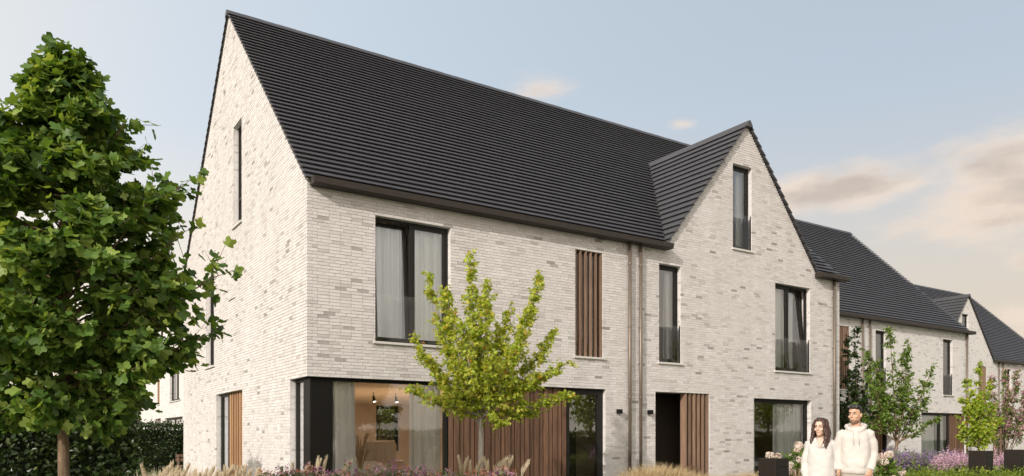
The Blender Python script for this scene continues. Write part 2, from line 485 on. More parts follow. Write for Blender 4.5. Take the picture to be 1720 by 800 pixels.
def window_unit(house, a0, a1, z0, z1, P=None, depth=.13, split=None, tilt=None, juliet=False, sill=True, transom=None, fw=.055, name='window'):
    """frame with its panes, sashes, sill; coordinates in the plane of the wall"""
    b = MB()
    def fbox(mb, x0, x1, y0, y1, zz0, zz1, mi=0):
        pts = [P(x0, zz0, y0), P(x1, zz0, y0), P(x1, zz0, y1), P(x0, zz0, y1), P(x0, zz1, y0), P(x1, zz1, y0), P(x1, zz1, y1), P(x0, zz1, y1)]
        k = len(mb.v); mb.v += pts
        for q in ((0, 3, 2, 1), (4, 5, 6, 7), (0, 1, 5, 4), (1, 2, 6, 5), (2, 3, 7, 6), (3, 0, 4, 7)):
            mb.f.append(tuple(k + i for i in q)); mb.m.append(mi); mb.t.append(.5)
    y0, y1 = depth, depth + .08
    e = .004
    fbox(b, a0 + e, a0 + fw, y0, y1, z0 + e, z1 - e); fbox(b, a1 - fw, a1 - e, y0, y1, z0 + e, z1 - e)
    fbox(b, a0 + fw, a1 - fw, y0, y1, z1 - fw, z1 - e); fbox(b, a0 + fw, a1 - fw, y0, y1, z0 + e, z0 + fw)
    if split: fbox(b, split - .035, split + .035, y0, y1, z0 + fw, z1 - fw)
    if transom: fbox(b, a0 + fw, a1 - fw, y0 - .005, y1, transom - .035, transom + .035)
    w = b.build(name, 'frame', house)
    bays = [(a0 + fw, a1 - fw)] if not split else [(a0 + fw, split - .035), (split + .035, a1 - fw)]
    for i, (p0, p1) in enumerate(bays):
        s = MB(); g = MB(); sw = .06 if (split or transom is None) else .03
        zz0, zz1 = z0 + fw + .003, z1 - fw - .003
        lean = .16 if tilt == i else 0
        def Q(a, z, y): return P(a, z, y + lean * (z - zz0) / (zz1 - zz0))
        def qbox(mb, x0, x1, ya, yb, za, zb):
            pts = [Q(x0, za, ya), Q(x1, za, ya), Q(x1, za, yb), Q(x0, za, yb), Q(x0, zb, ya), Q(x1, zb, ya), Q(x1, zb, yb), Q(x0, zb, yb)]
            k = len(mb.v); mb.v += pts
            for q in ((0, 3, 2, 1), (4, 5, 6, 7), (0, 1, 5, 4), (1, 2, 6, 5), (2, 3, 7, 6), (3, 0, 4, 7)):
                mb.f.append(tuple(k + i for i in q)); mb.m.append(0); mb.t.append(.5)
        ya, yb = y0 + .012, y0 + .068
        p0 += .003; p1 -= .003
        qbox(s, p0, p0 + sw, ya, yb, zz0, zz1); qbox(s, p1 - sw, p1, ya, yb, zz0, zz1)
        qbox(s, p0 + sw, p1 - sw, ya, yb, zz1 - sw, zz1); qbox(s, p0 + sw, p1 - sw, ya, yb, zz0, zz0 + sw)
        s.build('sash', 'frame', w)
        yg = y0 + .04
        g.face([Q(p0 + sw, zz0 + sw, yg), Q(p1 - sw, zz0 + sw, yg), Q(p1 - sw, zz1 - sw, yg), Q(p0 + sw, zz1 - sw, yg)])
        g.build('pane', 'sky_glass' if z0 > 1 else 'glass', w)
    if sill:
        k = MB(); fbox(k, a0 - .05, a1 + .05, -.05, depth + .02, z0 - .045, z0 + .004); k.build('sill', 'sill', w)
    if juliet:
        k = MB(); k.face([P(a0 + .03, z0 + .03, .04), P(a1 - .03, z0 + .03, .04), P(a1 - .03, z0 + 1.0, .04), P(a0 + .03, z0 + 1.0, .04)]); k.build('glass_balustrade', 'clear_glass', w)
        k = MB(); fbox(k, a0 + .006, a0 + .024, .03, .05, z0 + .006, z0 + 1.02); k.build('rail', 'frame', w)
        k = MB(); fbox(k, a1 - .024, a1 - .006, .03, .05, z0 + .006, z0 + 1.02); k.build('rail', 'frame', w)
    return w

def slat_screen(house, a0, a1, z0, z1, n, P, y=.02, dep=.11, w=.046, m='wood_slat', sill=True, name='slatted_screen'):
    b = MB(); k = .045
    for (x0, x1, za, zb) in ((a0 + .004, a0 + .04, z0, z1), (a1 - .04, a1 - .004, z0, z1), (a0 + .04, a1 - .04, z1 - k, z1 - .004)):
        pts = [P(x0, za, .1), P(x1, za, .1), P(x1, za, .2), P(x0, za, .2), P(x0, zb, .1), P(x1, zb, .1), P(x1, zb, .2), P(x0, zb, .2)]
        q0 = len(b.v); b.v += pts
        for q in ((0, 3, 2, 1), (4, 5, 6, 7), (0, 1, 5, 4), (1, 2, 6, 5), (2, 3, 7, 6), (3, 0, 4, 7)):
            b.f.append(tuple(q0 + i for i in q)); b.m.append(0); b.t.append(.5)
    r = b.build(name, 'frame', house)
    g = MB(); g.face([P(a0 + .04, z0, .17), P(a1 - .04, z0, .17), P(a1 - .04, z1 - k, .17), P(a0 + .04, z1 - k, .17)])
    g.build('pane', 'glass', r)
    for i in range(n):
        c = a0 + w / 2 + .008 + (a1 - a0 - w - .016) * i / (n - 1)
        s = MB()
        pts = [P(c - w / 2, z0 + .006, y), P(c + w / 2, z0 + .006, y), P(c + w / 2, z0 + .006, y + dep), P(c - w / 2, z0 + .006, y + dep),
               P(c - w / 2, z1 - .006, y), P(c + w / 2, z1 - .006, y), P(c + w / 2, z1 - .006, y + dep), P(c - w / 2, z1 - .006, y + dep)]
        s.v += pts
        for q in ((0, 3, 2, 1), (4, 5, 6, 7), (0, 1, 5, 4), (1, 2, 6, 5), (2, 3, 7, 6), (3, 0, 4, 7)):
            s.f.append(q); s.m.append(0); s.t.append(.5)
        s.build('slat', m, r)
    if sill:
        s = MB()
        pts = [P(a0 - .05, z0 - .045, -.05), P(a1 + .05, z0 - .045, -.05), P(a1 + .05, z0 - .045, .2), P(a0 - .05, z0 - .045, .2),
               P(a0 - .05, z0 + .002, -.05), P(a1 + .05, z0 + .002, -.05), P(a1 + .05, z0 + .002, .2), P(a0 - .05, z0 + .002, .2)]
        s.v += pts
        for q in ((0, 3, 2, 1), (4, 5, 6, 7), (0, 1, 5, 4), (1, 2, 6, 5), (2, 3, 7, 6), (3, 0, 4, 7)):
            s.f.append(q); s.m.append(0); s.t.append(.5)
        s.build('sill', 'sill', r)
    return r

def boards(house, a0, a1, z0, z1, n, P, y, m, name='cladding', gap=.026):
    """upright boards, each one a part, over a dark backing"""
    b = MB(); b.face([P(a0, z0, y + .06), P(a1, z0, y + .06), P(a1, z1, y + .06), P(a0, z1, y + .06)])
    r = b.build(name, 'black_metal', house)
    w = (a1 - a0) / n
    for i in range(n):
        x0 = a0 + i * w + gap / 2; x1 = a0 + (i + 1) * w - gap / 2
        o = (0 if i % 2 else .026) + random.uniform(-.003, .003)
        s = MB(); s.v += [P(x0, z0, y + o), P(x1, z0, y + o), P(x1, z0, y + .05), P(x0, z0, y + .05), P(x0, z1, y + o), P(x1, z1, y + o), P(x1, z1, y + .05), P(x0, z1, y + .05)]
        for q in ((0, 3, 2, 1), (4, 5, 6, 7), (0, 1, 5, 4), (1, 2, 6, 5), (2, 3, 7, 6), (3, 0, 4, 7)):
            s.f.append(q); s.m.append(0); s.t.append(.5)
        s.build('board', m, r)
    return r

def house_shell(name, loc, rz, front_holes, front_cut, left_holes, left_cut, dormer, near, width=W, gutters=((.04, None),), pipes=(), back_holes=(), mirror=False, tiles=True):
    root = empty(name, loc, rz)
    Wd = width
    mx = (lambda x: Wd - x) if mirror else (lambda x: x)
    PF = lambda a, z, o: (a, o, z)
    PL = lambda a, z, o: (o, a, z)
    PR = lambda a, z, o: (Wd - o, a, z)
    PB = lambda a, z, o: (a, D - o, z)
    off = .010
    wm = ['mortar', 'brick_tex', 'room_plaster'] if near else ['brick_tex', 'brick_tex', 'room_plaster']
    # front
    top = [(Wd, EAVE)] + ([(mx(DX1), EAVE), (DC if not mirror else Wd - DC, DZ), (mx(DX0), EAVE)] if dormer and not mirror else
                          [(mx(DX0), EAVE), (Wd - DC, DZ), (mx(DX1), EAVE)] if dormer else []) + [(0, EAVE)]
    outer = (front_cut[:] if front_cut else [(0, 0)]) + [(Wd, 0)] + top
    wf = wall('wall', root, PF, [(.016 if a < .001 else a, z) for a, z in outer] if near else outer, [rect(*h) for h in front_holes], off, .29, wm)
    g = [(D - .02, 0), (D - .02, EAVE), (D / 2, RIDGE - .01), (.302 if not near else .302, EAVE + .302 * SLOPE)]
    lo = (left_cut[:] if left_cut else [(.302, 0)]) + [(D - .02, 0), (D - .02, EAVE), (D / 2, RIDGE - .01), (.302, EAVE + .302 * SLOPE - .01)]
    wl = wall('wall', root, PL, lo, [rect(*h) for h in left_holes], off, .29, wm)
    wm2 = ['brick_tex', 'brick_tex', 'room_plaster']
    wall('wall', root, PR, [(.302, 0), (D - .302, 0), (D - .302, EAVE), (D / 2, RIDGE - .01), (.302, EAVE)], [], off, .29, wm2)
    wall('wall', root, PB, [(0.31, 0), (Wd, 0), (Wd, EAVE), (0.31, EAVE)], [rect(*h) for h in back_holes], off, .29, wm2)
    if near:
        campos = CAM
        def keepf(a, z): return a < 1.42 and 3.0 < z < 6.3 and (a * 1.0 + abs(z - 4.0) * .9) < 2.35
        fl = [outer] + [rect(*h) for h in front_holes]
        singles = lay_bricks(wf, PF, fl, DZ, keepf, True)
        singles.sort(key=lambda s: (s[0] - CAM.x) ** 2 + CAM.y ** 2 + (s[1] - CAM.z) ** 2)
        variants = []
        for k in range(12):
            b = MB(); t = .08 if k == 0 else .25 if k == 1 else .34 + .042 * k
            hl, hh = BRICK_L / 2, (COURSE - BED) / 2
            rj = lambda: random.uniform(-.0018, .0018)
            b.v = [(-hl, rj(), -hh + rj()), (hl, rj(), -hh + rj()), (hl, rj(), hh + rj()), (-hl, rj(), hh + rj()), (-hl, .025, -hh), (hl, .025, -hh), (hl, .025, hh), (-hl, .025, hh)]
            for q in ((0, 1, 2, 3), (0, 4, 5, 1), (1, 5, 6, 2), (2, 6, 7, 3), (3, 7, 4, 0)): b.f.append(q); b.m.append(0); b.t.append(t)
            variants.append(b.mesh('brick', 'brick'))
        extra = MB()
        for i, (a, z, j, t) in enumerate(singles):
            k = random.choice((0, 1, 1, 1) + tuple(range(2, 12)) * 3)
            if i < 300:
                link_mesh('brick', variants[k], wf, (a + BRICK_L / 2, j, z + (COURSE - BED) / 2))
            else:
                extra.box(a, a + BRICK_L, j, .025, z, z + COURSE - BED, 0, t, 'k')
        if extra.f: tag(extra.build('brickwork', 'brick', wf), kind='stuff')
        ll = [lo[:-1] + [(0, EAVE)]] + [rect(*h) for h in left_holes]
        if left_cut is None: ll[0][0] = (0, 0)
        ll = [[(0 if abs(a - .302) < .001 else a, z) for a, z in l] for l in ll]
        lay_bricks(wl, PL, ll, RIDGE, lambda a, z: False, False)
    # roof
    roof = MB()
    oh = .06
    ang = math.atan(SLOPE); ca, sa = math.cos(ang), math.sin(ang)
    base = .03
    def FF(x, s, h): return (x, -.07 + s * ca - h * sa, EAVE + base - .07 * SLOPE + s * sa + h * ca)
    def FB(x, s, h): return (Wd - x if False else x, D + .07 - s * ca + h * sa, EAVE + base - .07 * SLOPE + s * sa + h * ca)
    length = (D / 2 + .07) / ca
    hw = (DX1 - DX0) / 2
    dc = Wd - DC if mirror else DC
    def cut(s, x0, x1):
        z = EAVE + base - .07 * SLOPE + s * sa
        if not dormer or z > DZ - .1: return [(x0, x1)]
        k = hw - max(0, z - EAVE) / DSL + .03
        return [(x0, dc - k), (dc + k, x1)]
    # underlay just beneath the tiles (stops daylight)
    u = MB()
    for F in (FF, FB):
        if F is FF and dormer:
            pts = [(-.03, .02), (dc - hw, .02), (dc, (DZ - EAVE) / sa), (dc + hw, .02), (Wd + .03, .02), (Wd + .03, length), (-.03, length)]
            for t in tri_fill([pts]): u.face([F(x, s, -.03) for x, s in t])
        else: u.face([F(-.03, .02, -.03), F(Wd + .03, .02, -.03), F(Wd + .03, length, -.03), F(-.03, length, -.03)])
    rf = u.build('roof', 'inner_dark', root)
    roof_rows(root, rf, -oh, Wd + oh, FF, 42, length, cut, tiles)
    roof_rows(root, rf, -oh, Wd + oh, FB, 42, length, None, False)
    rc = MB()
    zr = FF(0, length, 0)[2]
    n = 38
    for i in range(n):
        x0 = -oh - .02 + (Wd + 2 * oh + .04) * i / n; x1 = -oh - .02 + (Wd + 2 * oh + .04) * (i + 1) / n + .02
        e = .004 * (i % 2)
        pr = [(-.13, -.08), (-.135, -.055), (-.035, .065 + e), (.035, .065 + e), (.135, -.055), (.13, -.08)]
        rc.loft([[(x0, D / 2 + py, zr + pz) for py, pz in pr], [(x1, D / 2 + py, zr + pz) for py, pz in pr]], True, 0, random.random())
    rc.build('ridge_cap', 'roof', rf)
    if dormer:
        dl = math.hypot(hw + .08, (hw + .08) * DSL); da = math.atan(DSL); dca, dsa = math.cos(da), math.sin(da)
        zb = EAVE + .035 - .08 * DSL
        yb = lambda z: max(0.0, (z - EAVE) / SLOPE)
        du = MB()
        for sg in (-1, 1):
            def FD(y, s, h, sg=sg): return (dc + sg * (hw + .08 - s * dca + h * dsa), y, zb + s * dsa + h * dca)
            du.face([FD(-.0, .1, -.03), FD(.0, dl, -.03), FD(yb(DZ), dl, -.03), FD(.05, .1, -.03)])
            nrow = 19; step = dl / nrow
            for i in range(nrow):
                s0 = i * step; zz = zb + (s0 + step) * dsa
                b = MB(); ye = yb(zz) + .12
                if zz < EAVE + .12: continue
                k = max(1, int(ye / .33)); w = (ye + .095) / k
                for q in range(k):
                    a, e = -.095 + q * w + .0015, -.095 + (q + 1) * w - .0015
                    t = random.random(); h0 = .066 + random.uniform(-.002, .002); s1 = s0 + step + .05
                    if i == nrow - 1: s1 = s0 + step
                    p = [FD(a, s0, .042), FD(e, s0, .042), FD(e, s0, h0 - .004), FD(a, s0, h0 - .004), FD(e, s0 + .008, h0), FD(a, s0 + .008, h0), FD(e, s1, .008), FD(a, s1, .008), FD(e, s1, -.02), FD(a, s1, -.02)]
                    v = len(b.v); b.v += p
                    for f in ((0, 1, 2, 3), (3, 2, 4, 5), (5, 4, 6, 7), (0, 3, 5, 7, 9), (1, 8, 6, 4, 2), (0, 9, 8, 1)):
                        b.f.append(tuple(v + z for z in f)); b.m.append(0); b.t.append(t)
                b.build('tile_row', 'roof', rf)
        du.build('dormer_underlay', 'inner_dark', rf)
        zr2 = zb + dl * dsa
        pr = [(-.12, -.12), (-.125, -.09), (-.03, .06), (.03, .06), (.125, -.09), (.12, -.12)]
        rc = MB(); rc.loft([[(dc + px, -.125, zr2 + pz) for px, pz in pr], [(dc + px, yb(zr2) + .2, zr2 + pz) for px, pz in pr]])
        rc.build('ridge_cap', 'roof', rf)
    # gutters and pipes
    for (g0, g1) in gutters:
        g1 = g1 if g1 is not None else Wd
        b = MB(); y0, y1, z0, z1 = -.28, -.018, EAVE - .135, EAVE + .005
        prof = [(y1, z0), (y0 + .012, z0), (y0, z0 + .012), (y0, z1), (y0 + .02, z1), (y0 + .02, z0 + .03), (y1, z0 + .03)]
        b.loft([[(g0, y, z) for y, z in prof], [(g1, y, z) for y, z in prof]])
        for xe, xf in ((g0, g0 + .008), (g1 - .008, g1)):
            b.box(xe - .002, xf + .002, y0 + .004, y1, z0 + .004, z1 - .004)
        b.build('gutter', 'gutter', root)
    for px in pipes:
        b = MB()
        b.tube([(px, -.075, 0), (px, -.075, EAVE - .1)], .042, 12)
        b.build('downpipe', 'downpipe', root, True)
        for zz in (.6, 2.4, 4.2, 5.8):
            k = MB(); k.tube([(px, -.075, zz), (px, -.075, zz + .035)], .05, 12); k.box(px - .012, px + .012, -.075, .0, zz, zz + .03); k.build('pipe_clamp', 'downpipe', root)
    return root, PF, PL

def floor_slab(root, x0, x1, y0, y1, z0, z1, m='inner_dark', name='floor_slab'):
    b = MB(); b.box(x0, x1, y0, y1, z0, z1); return b.build(name, m, root)

def curtain(loc_x0, loc_x1, y, z0, z1, label, m='sheer', folds=None, group=None, P=None, amp=.07):
    w = loc_x1 - loc_x0; folds = folds or max(3, int(w / .13))
    b = MB(); n = folds * 8; base = len(b.v); rows = 5
    ph = random.uniform(0, 6)
    for r in range(rows + 1):
        z = z0 + (z1 - z0) * r / rows
        for i in range(n + 1):
            t = i / n
            x = loc_x0 + w * t
            off = amp * (math.sin(t * folds * 2 * math.pi + .5 * math.sin(t * 9 + ph)) * (.8 + .3 * math.sin(t * 17 + ph)) + .25 * math.sin(t * folds * 4.7 * math.pi + r * .3))
            off *= 1.12 - .18 * r / rows
            b.v.append(P(x + .02 * math.sin(t * 23 + r * .25), z, y + off) if P else (x + .02 * math.sin(t * 23 + r * .25), y + off, z))
    for r in range(rows):
        for i in range(n):
            a = r * (n + 1) + i; b.f.append((a, a + 1, a + n + 2, a + n + 1)); b.m.append(0); b.t.append(.5)
    o = b.build('curtain', m, None, True)
    return tag(o, label, 'curtain', group)

# ---- the near house: two dwellings under one roof
FRONT = [(1.43, 3.2, 3.38, 5.98), (6.63, 7.5, 3.38, 5.98), (9.41, 10.22, 3.38, 5.98), (14.1, 15.76, 3.38, 5.98),
         (12.26, 13.07, 6.76, 9.165), (9.28, 11.32, -.01, 2.6), (13.15, 15.82, .13, 2.535)]
FRONT[5] = (9.28, 11.32, .0, 2.6)
cutF = [(0, 2.6), (7.59, 2.6), (7.59, 0), (9.28, 0), (9.28, 2.6), (11.32, 2.6), (11.32, 0)]
holesF = [h for i, h in enumerate(FRONT) if i != 5]
LEFT = [(5.02, 5.87, 6.825, 9.425), (8.06, 9.16, 3.445, 6.045)]
cutL = [(.302, 2.6), (1.09, 2.6), (1.09, 0), (4.96, 0), (4.96, 2.6), (7.84, 2.6), (7.84, 0)]
house, PF, PL = house_shell('brick_house', (0, 0, 0), 0, holesF, cutF, LEFT, cutL, True, True,
    gutters=((.05, DX0 + .02), (15.97, 17.4)), pipes=(8.33, 8.70, 16.87), back_holes=((6.75, 7.7, .88, 2.6), (.6, 4.9, .1, 2.6)))  # second rear opening, out of view, added to let daylight into the living room
tag(house, 'large pale brick corner house with charcoal tiled roof and cross gable', 'house')

window_unit(house, 1.43, 3.2, 3.38, 5.98, PF, split=2.3, tilt=0, juliet=True)
window_unit(house, 9.41, 10.22, 3.38, 5.98, PF, juliet=True)
window_unit(house, 14.1, 15.76, 3.38, 5.98, PF, split=14.85, tilt=1, juliet=True)
window_unit(house, 12.26, 13.07, 6.76, 9.165, PF, juliet=True)
window_unit(house, 13.15, 15.82, .13, 2.535, PF, depth=.15, sill=True)
window_unit(house, 5.02, 5.87, 6.825, 9.425, PL, transom=7.55)
window_unit(house, 8.06, 9.16, 3.445, 6.045, PL, transom=4.45)
slat_screen(house, 6.63, 7.5, 3.38, 5.98, 6, PF)

# ground floor glazing and corner post
b = MB(); b.box(.09, .53, .09, .5, .0, 2.585); b.build('corner_post', 'black_metal', house, bevel=.006)
b = MB()
for (x0, x1, z0, z1) in ((.535, .57, .0, 2.59), (3.10, 3.18, 0, 2.59), (.57, 3.10, 2.53, 2.59), (.57, 3.10, .0, .07)): b.box(x0, x1, .12, .2, z0 + .002, z1)
shop = b.build('window', 'frame', house)
b = MB(); b.face([(.57, .16, .07), (3.10, .16, .07), (3.10, .16, 2.53), (.57, .16, 2.53)]); b.build('pane', 'glass', shop)
b = MB()
for (x0, x1, z0, z1) in ((1.02, 1.085, .0, 2.59), (.505, .53, 0, 2.59), (.53, 1.02, 2.53, 2.59), (.53, 1.02, .0, .07)): b.box(.12, .2, x0, x1, z0 + .002, z1)
side = b.build('window', 'frame', house)
b = MB(); b.face([(.16, .53, .07), (.16, 1.02, .07), (.16, 1.02, 2.53), (.16, .53, 2.53)]); b.build('pane', 'glass', side)
boards(house, 3.2, 6.45, .02, 2.585, 24, PF, .1, 'wood_warm')
b = MB()
for (x0, x1, z0, z1) in ((6.46, 6.53, .0, 2.59), (7.42, 7.58, 0, 2.59), (6.53, 7.42, 2.45, 2.59), (6.53, 7.42, .0, .06)): b.box(x0, x1, .1, .19, z0 + .002, z1)
gd = b.build('glass_door', 'frame', house)
b = MB(); b.face([(6.53, .15, .06), (7.42, .15, .06), (7.42, .15, 2.45), (6.53, .15, 2.45)]); b.build('pane', 'sky_glass', gd)
b = MB(); b.box(7.36, 7.375, .06, .075, .95, 1.25); b.box(7.36, 7.375, .07, .12, .97, .985); b.box(7.36, 7.375, .07, .12, 1.215, 1.23); b.build('handle', 'black_metal', gd)
b = MB(); b.box(.0, 7.585, .004, .3, 2.588, 2.598); b.box(.004, .3, .305, 1.085, 2.588, 2.598); b.build('lintel', 'black_metal', house)
# wall between the wide window and the porch recess, seen from outside only as its edge
b = MB(); b.box(7.592, 7.62, .32, .33, 0, 2.6); b.build('jamb', 'inner_dark', house)

# front door recess with slats
b = MB()
b.box(9.25, 9.28 - .002, .31, 1.25, 0, 2.75); b.box(11.322, 11.35, .31, 1.25, 0, 2.75); b.box(9.25, 11.35, 1.25, 1.3, 0, 2.75); b.box(9.25, 11.35, .31, 1.25, 2.61, 2.75)
b.build('porch_lining', 'porch', house)
b = MB(); b.box(9.3, 10.3, 1.2, 1.245, .02, 2.3); fd = b.build('front_door', 'porch', house, bevel=.004)
b = MB(); b.box(10.18, 10.2, 1.14, 1.16, .9, 1.5); b.box(10.18, 10.2, 1.15, 1.2, .95, .97); b.box(10.18, 10.2, 1.15, 1.2, 1.43, 1.45); b.build('handle', 'downpipe', fd)
sc = MB(); sc.box(10.38, 11.318, .21, .24, 2.53, 2.598); sc = sc.build('slatted_screen', 'frame', house)
for i in range(6):
    c = 10.43 + i * .168
    b = MB(); b.box(c - .035, c + .035, .03, .205, .01, 2.595); b.build('slat', 'wood_slat', sc, bevel=.004)

# gable door: glass leaf and timber leaf
b = MB()
for (a0, a1, z0, z1) in ((7.74, 7.835, .0, 2.59), (6.92, 6.99, 0, 2.59), (6.99, 7.74, 2.52, 2.59), (6.99, 7.74, 0, .06)): b.box(.13, .22, a0, a1, z0 + .002, z1)
gl = b.build('glass_door', 'frame', house)
b = MB(); b.face([(.17, 6.99, .06), (.17, 7.74, .06), (.17, 7.74, 2.52), (.17, 6.99, 2.52)]); b.build('pane', 'glass', gl)
boards(house, 4.965, 6.91, .02, 2.59, 15, PL, .12, 'wood_light', name='timber_door')

# interiors that show through the glass
floor_slab(house, .31, W - .31, .31, D - .31, .0, .05, 'room_floor', 'floor')
floor_slab(house, .31, W - .31, .31, D - .31, 2.62, 2.95, 'room_ceiling', 'ceiling')
floor_slab(house, .31, W - .31, .31, D - .31, 5.99, 6.1, 'room_ceiling', 'ceiling')
floor_slab(house, 8.45, 8.6, .31, D - .31, .05, 2.62, 'room_plaster', 'party_wall')
floor_slab(house, 3.25, 6.44, .32, .38, .05, 2.62, 'room_plaster', 'partition')
floor_slab(house, 6.3, 6.4, .39, 2.4, .05, 2.62, 'room_plaster', 'partition')
floor_slab(house, 6.4, 8.45, 2.3, 2.4, .05, 2.62, 'inner_dark', 'partition')
floor_slab(house, 12.6, 12.7, .31, D - .31, .05, 2.62, 'room_plaster', 'partition')
floor_slab(house, 12.7, W - .31, 4.5, 4.6, .05, 2.62, 'room_plaster', 'partition')
floor_slab(house, 8.45, 8.6, .31, D - .31, 2.95, 5.99, 'room_plaster', 'party_wall')
floor_slab(house, .31, 8.45, 4.5, 4.6, 2.95, 5.99, 'room_plaster', 'partition')
floor_slab(house, 8.6, W - .31, 4.5, 4.6, 2.95, 5.99, 'room_plaster', 'partition')
PBk = lambda a, z, o: (a, D - o, z)
window_unit(house, 6.75, 7.7, .88, 2.6, PBk, depth=.1, sill=False)
m_, N_, L_, o_ = new_mat('lamp_lens'); em = N_.new('ShaderNodeEmission'); em.inputs[0].default_value = (1, .87, .7, 1); em.inputs[1].default_value = 6; L_.new(em.outputs[0], o_.inputs[0]); M['lamp_lens'] = m_
for i, x in enumerate((3.3, 3.95, 4.6)):
    r = empty('spotlight', (x, 4.5, 2.61))
    t = MB(); t.tube([(0, 0, 0), (0, 0, -.14)], .01, 6); t.tube([(0, 0, -.10), (.02, -.04, -.25)], [.03, .05], 10); t.build('lamp_body', 'black_metal', r)
    t = MB(); t.tube([(.0203, -.0405, -.251), (.0205, -.041, -.253)], .04, 10); t.build('lens', 'lamp_lens', r)
    tag(r, ('nearest the corner post', 'middle one', 'farthest from the corner post')[i].join(('small black ceiling spotlight in the living room, ', ' of three')), 'spotlight', 'spotlights on the living room ceiling')
    ld = bpy.data.lights.new('spotlight_bulb', 'SPOT'); ld.energy = 200; ld.color = (1, .87, .70); ld.spot_size = R(165); ld.spot_blend = .6; ld.shadow_soft_size = .05
    lo_ = bpy.data.objects.new('spotlight_bulb', ld); col.objects.link(lo_); lo_.parent = r; lo_.location = (.022, -.044, -.27); lo_.rotation_euler = (R(18), 0, 0)

# curtains
curtain(1.5, 2.25, .44, 3.42, 5.95, 'white curtain behind the left sash of the wide upstairs window', 'sheer', 7)
curtain(2.38, 3.12, .30, 3.42, 5.95, 'white curtain behind the right sash of the wide upstairs window', 'sheer', 6)
curtain(9.95, 10.2, .36, 3.42, 5.95, 'narrow white curtain at the edge of the tall window above the front door', 'sheer', 3)
curtain(14.18, 14.8, .34, 3.42, 5.95, 'white curtain behind the fixed sash of the upstairs window right of the cross gable', 'sheer', 6)
curtain(14.95, 15.5, .48, 3.42, 5.95, 'white curtain behind the tilted sash of the upstairs window below the right eave', 'sheer', 5)
curtain(12.78, 13.03, .36, 6.8, 9.1, 'white curtain at the right of the attic window in the cross gable', 'sheer', 2)
curtain(.6, 1.14, .33, .07, 2.55, 'grey white curtain beside the black corner post on the ground floor', 'sheer', 5)
curtain(2.36, 3.14, .34, .07, 2.55, 'pale heavy curtain at the timber cladding end of the corner glazing', 'curtain', 6)
curtain(13.2, 13.6, .36, .14, 2.5, 'narrow grey curtain at the left of the ground floor window behind the hydrangeas', 'curtain', 4)
curtain(14.45, 15.75, .36, .14, 2.5, 'wide grey curtain at the right of the ground floor window behind the hydrangeas', 'curtain', 9)
curtain(.56, 1.0, .33, .07, 2.55, 'pale curtain behind the narrow side pane of the corner window', 'curtain', 4, P=PL)

# wall lamps
for (x, lb) in ((7.98, 'black cube wall lamp left of the two downpipes'), (9.03, 'black cube wall lamp between downpipes and front door')):
    r = empty('wall_lamp', (x, 0, 2.0)); tag(r, lb, 'wall lamp', 'wall lamps on the facade')
    b = MB(); b.box(-.055, .055, -.135, -.02, -.0, .11); b.build('lamp_body', 'black_metal', r, bevel=.004)
    b = MB(); b.box(-.035, .035, -.02, .002, .02, .09); b.build('wall_plate', 'black_metal', r)

# living room things
def bevel_box(mb_args, name, m, parent, bev=.06):
    b = MB(); b.box(*mb_args); o = b.build(name, m, parent, True, bev); o.modifiers['bevel'].segments = 4; return o
r = empty('sofa', (2.35, 2.3, .05)); tag(r, 'cream sofa with a long cushion in the corner living room', 'sofa')
bevel_box((-1.0, 1.0, -.45, .45, .12, .42), 'seat', 'upholstery', r); bevel_box((-1.0, 1.0, .3, .5, .3, .78), 'backrest', 'upholstery', r)
bevel_box((-1.12, -.95, -.45, .5, .1, .6), 'armrest', 'upholstery', r); bevel_box((.95, 1.12, -.45, .5, .1, .6), 'armrest', 'upholstery', r)
for (x, y) in ((-1, -.38), (1, -.38), (-1, .42), (1, .42)):
    b = MB(); b.tube([(x, y, 0), (x, y, .14)], .02, 8); b.build('leg', 'black_metal', r)
b = MB(); b.blob((0, 0, 0), .5, .1, .19, 14, 9); cu = tag(b.build('cushion', 'sheer', None, True), 'long pale cushion lying on the cream sofa', 'cushion')
cu.location = (2.25, 2.35, .66); cu.rotation_euler = (R(-18), 0, 0)
r = empty('armchair', (2.95, 3.3, .05), R(160)); tag(r, 'high backed armchair draped with a beige throw behind the sofa', 'armchair')
bevel_box((-.4, .4, -.4, .35, .18, .46), 'seat', 'upholstery', r); bevel_box((-.4, .4, .25, .45, .4, 1.22), 'backrest', 'upholstery', r)
bevel_box((-.46, -.36, -.35, .4, .2, .68), 'armrest', 'upholstery', r); bevel_box((.36, .46, -.35, .4, .2, .68), 'armrest', 'upholstery', r)
for (x, y) in ((-.38, -.32), (.38, -.32), (-.38, .38), (.38, .38)):
    b = MB(); b.tube([(x, y, 0), (x * .95, y * .95, .2)], .018, 8); b.build('leg', 'wood_slat', r)
b = MB()
sec = [(.02, .47), (.2, .8), (.235, 1.1), (.27, 1.24), (.36, 1.262), (.45, 1.22), (.475, .95), (.49, .62)]
grid = []
for k in range(15):
    x = -.36 + k * .05; w_ = .018 * math.sin(k * 1.9) + .012 * math.sin(k * .8)
    grid.append([(x, y + (w_ if y > .3 else -w_), z + abs(w_) * .6 + .012) for y, z in sec])
for k in range(14):
    for q in range(len(sec) - 1): b.face([grid[k][q], grid[k + 1][q], grid[k + 1][q + 1], grid[k][q + 1]])
b.build('throw', 'upholstery', r, True)
r = empty('plant_vase', (1.62, 1.25, .05)); tag(r, 'tall vase of dried straw coloured stems behind the corner glazing', 'vase')
b = MB(); b.loft([[(math.cos(a) * q, math.sin(a) * q, z) for a in np.linspace(0, 2 * math.pi, 16, endpoint=False)] for q, z in ((.08, 0), (.15, .12), (.17, .28), (.12, .45), (.07, .55), (.085, .6))]); b.build('vase', 'ceramic', r, True)
b = MB()
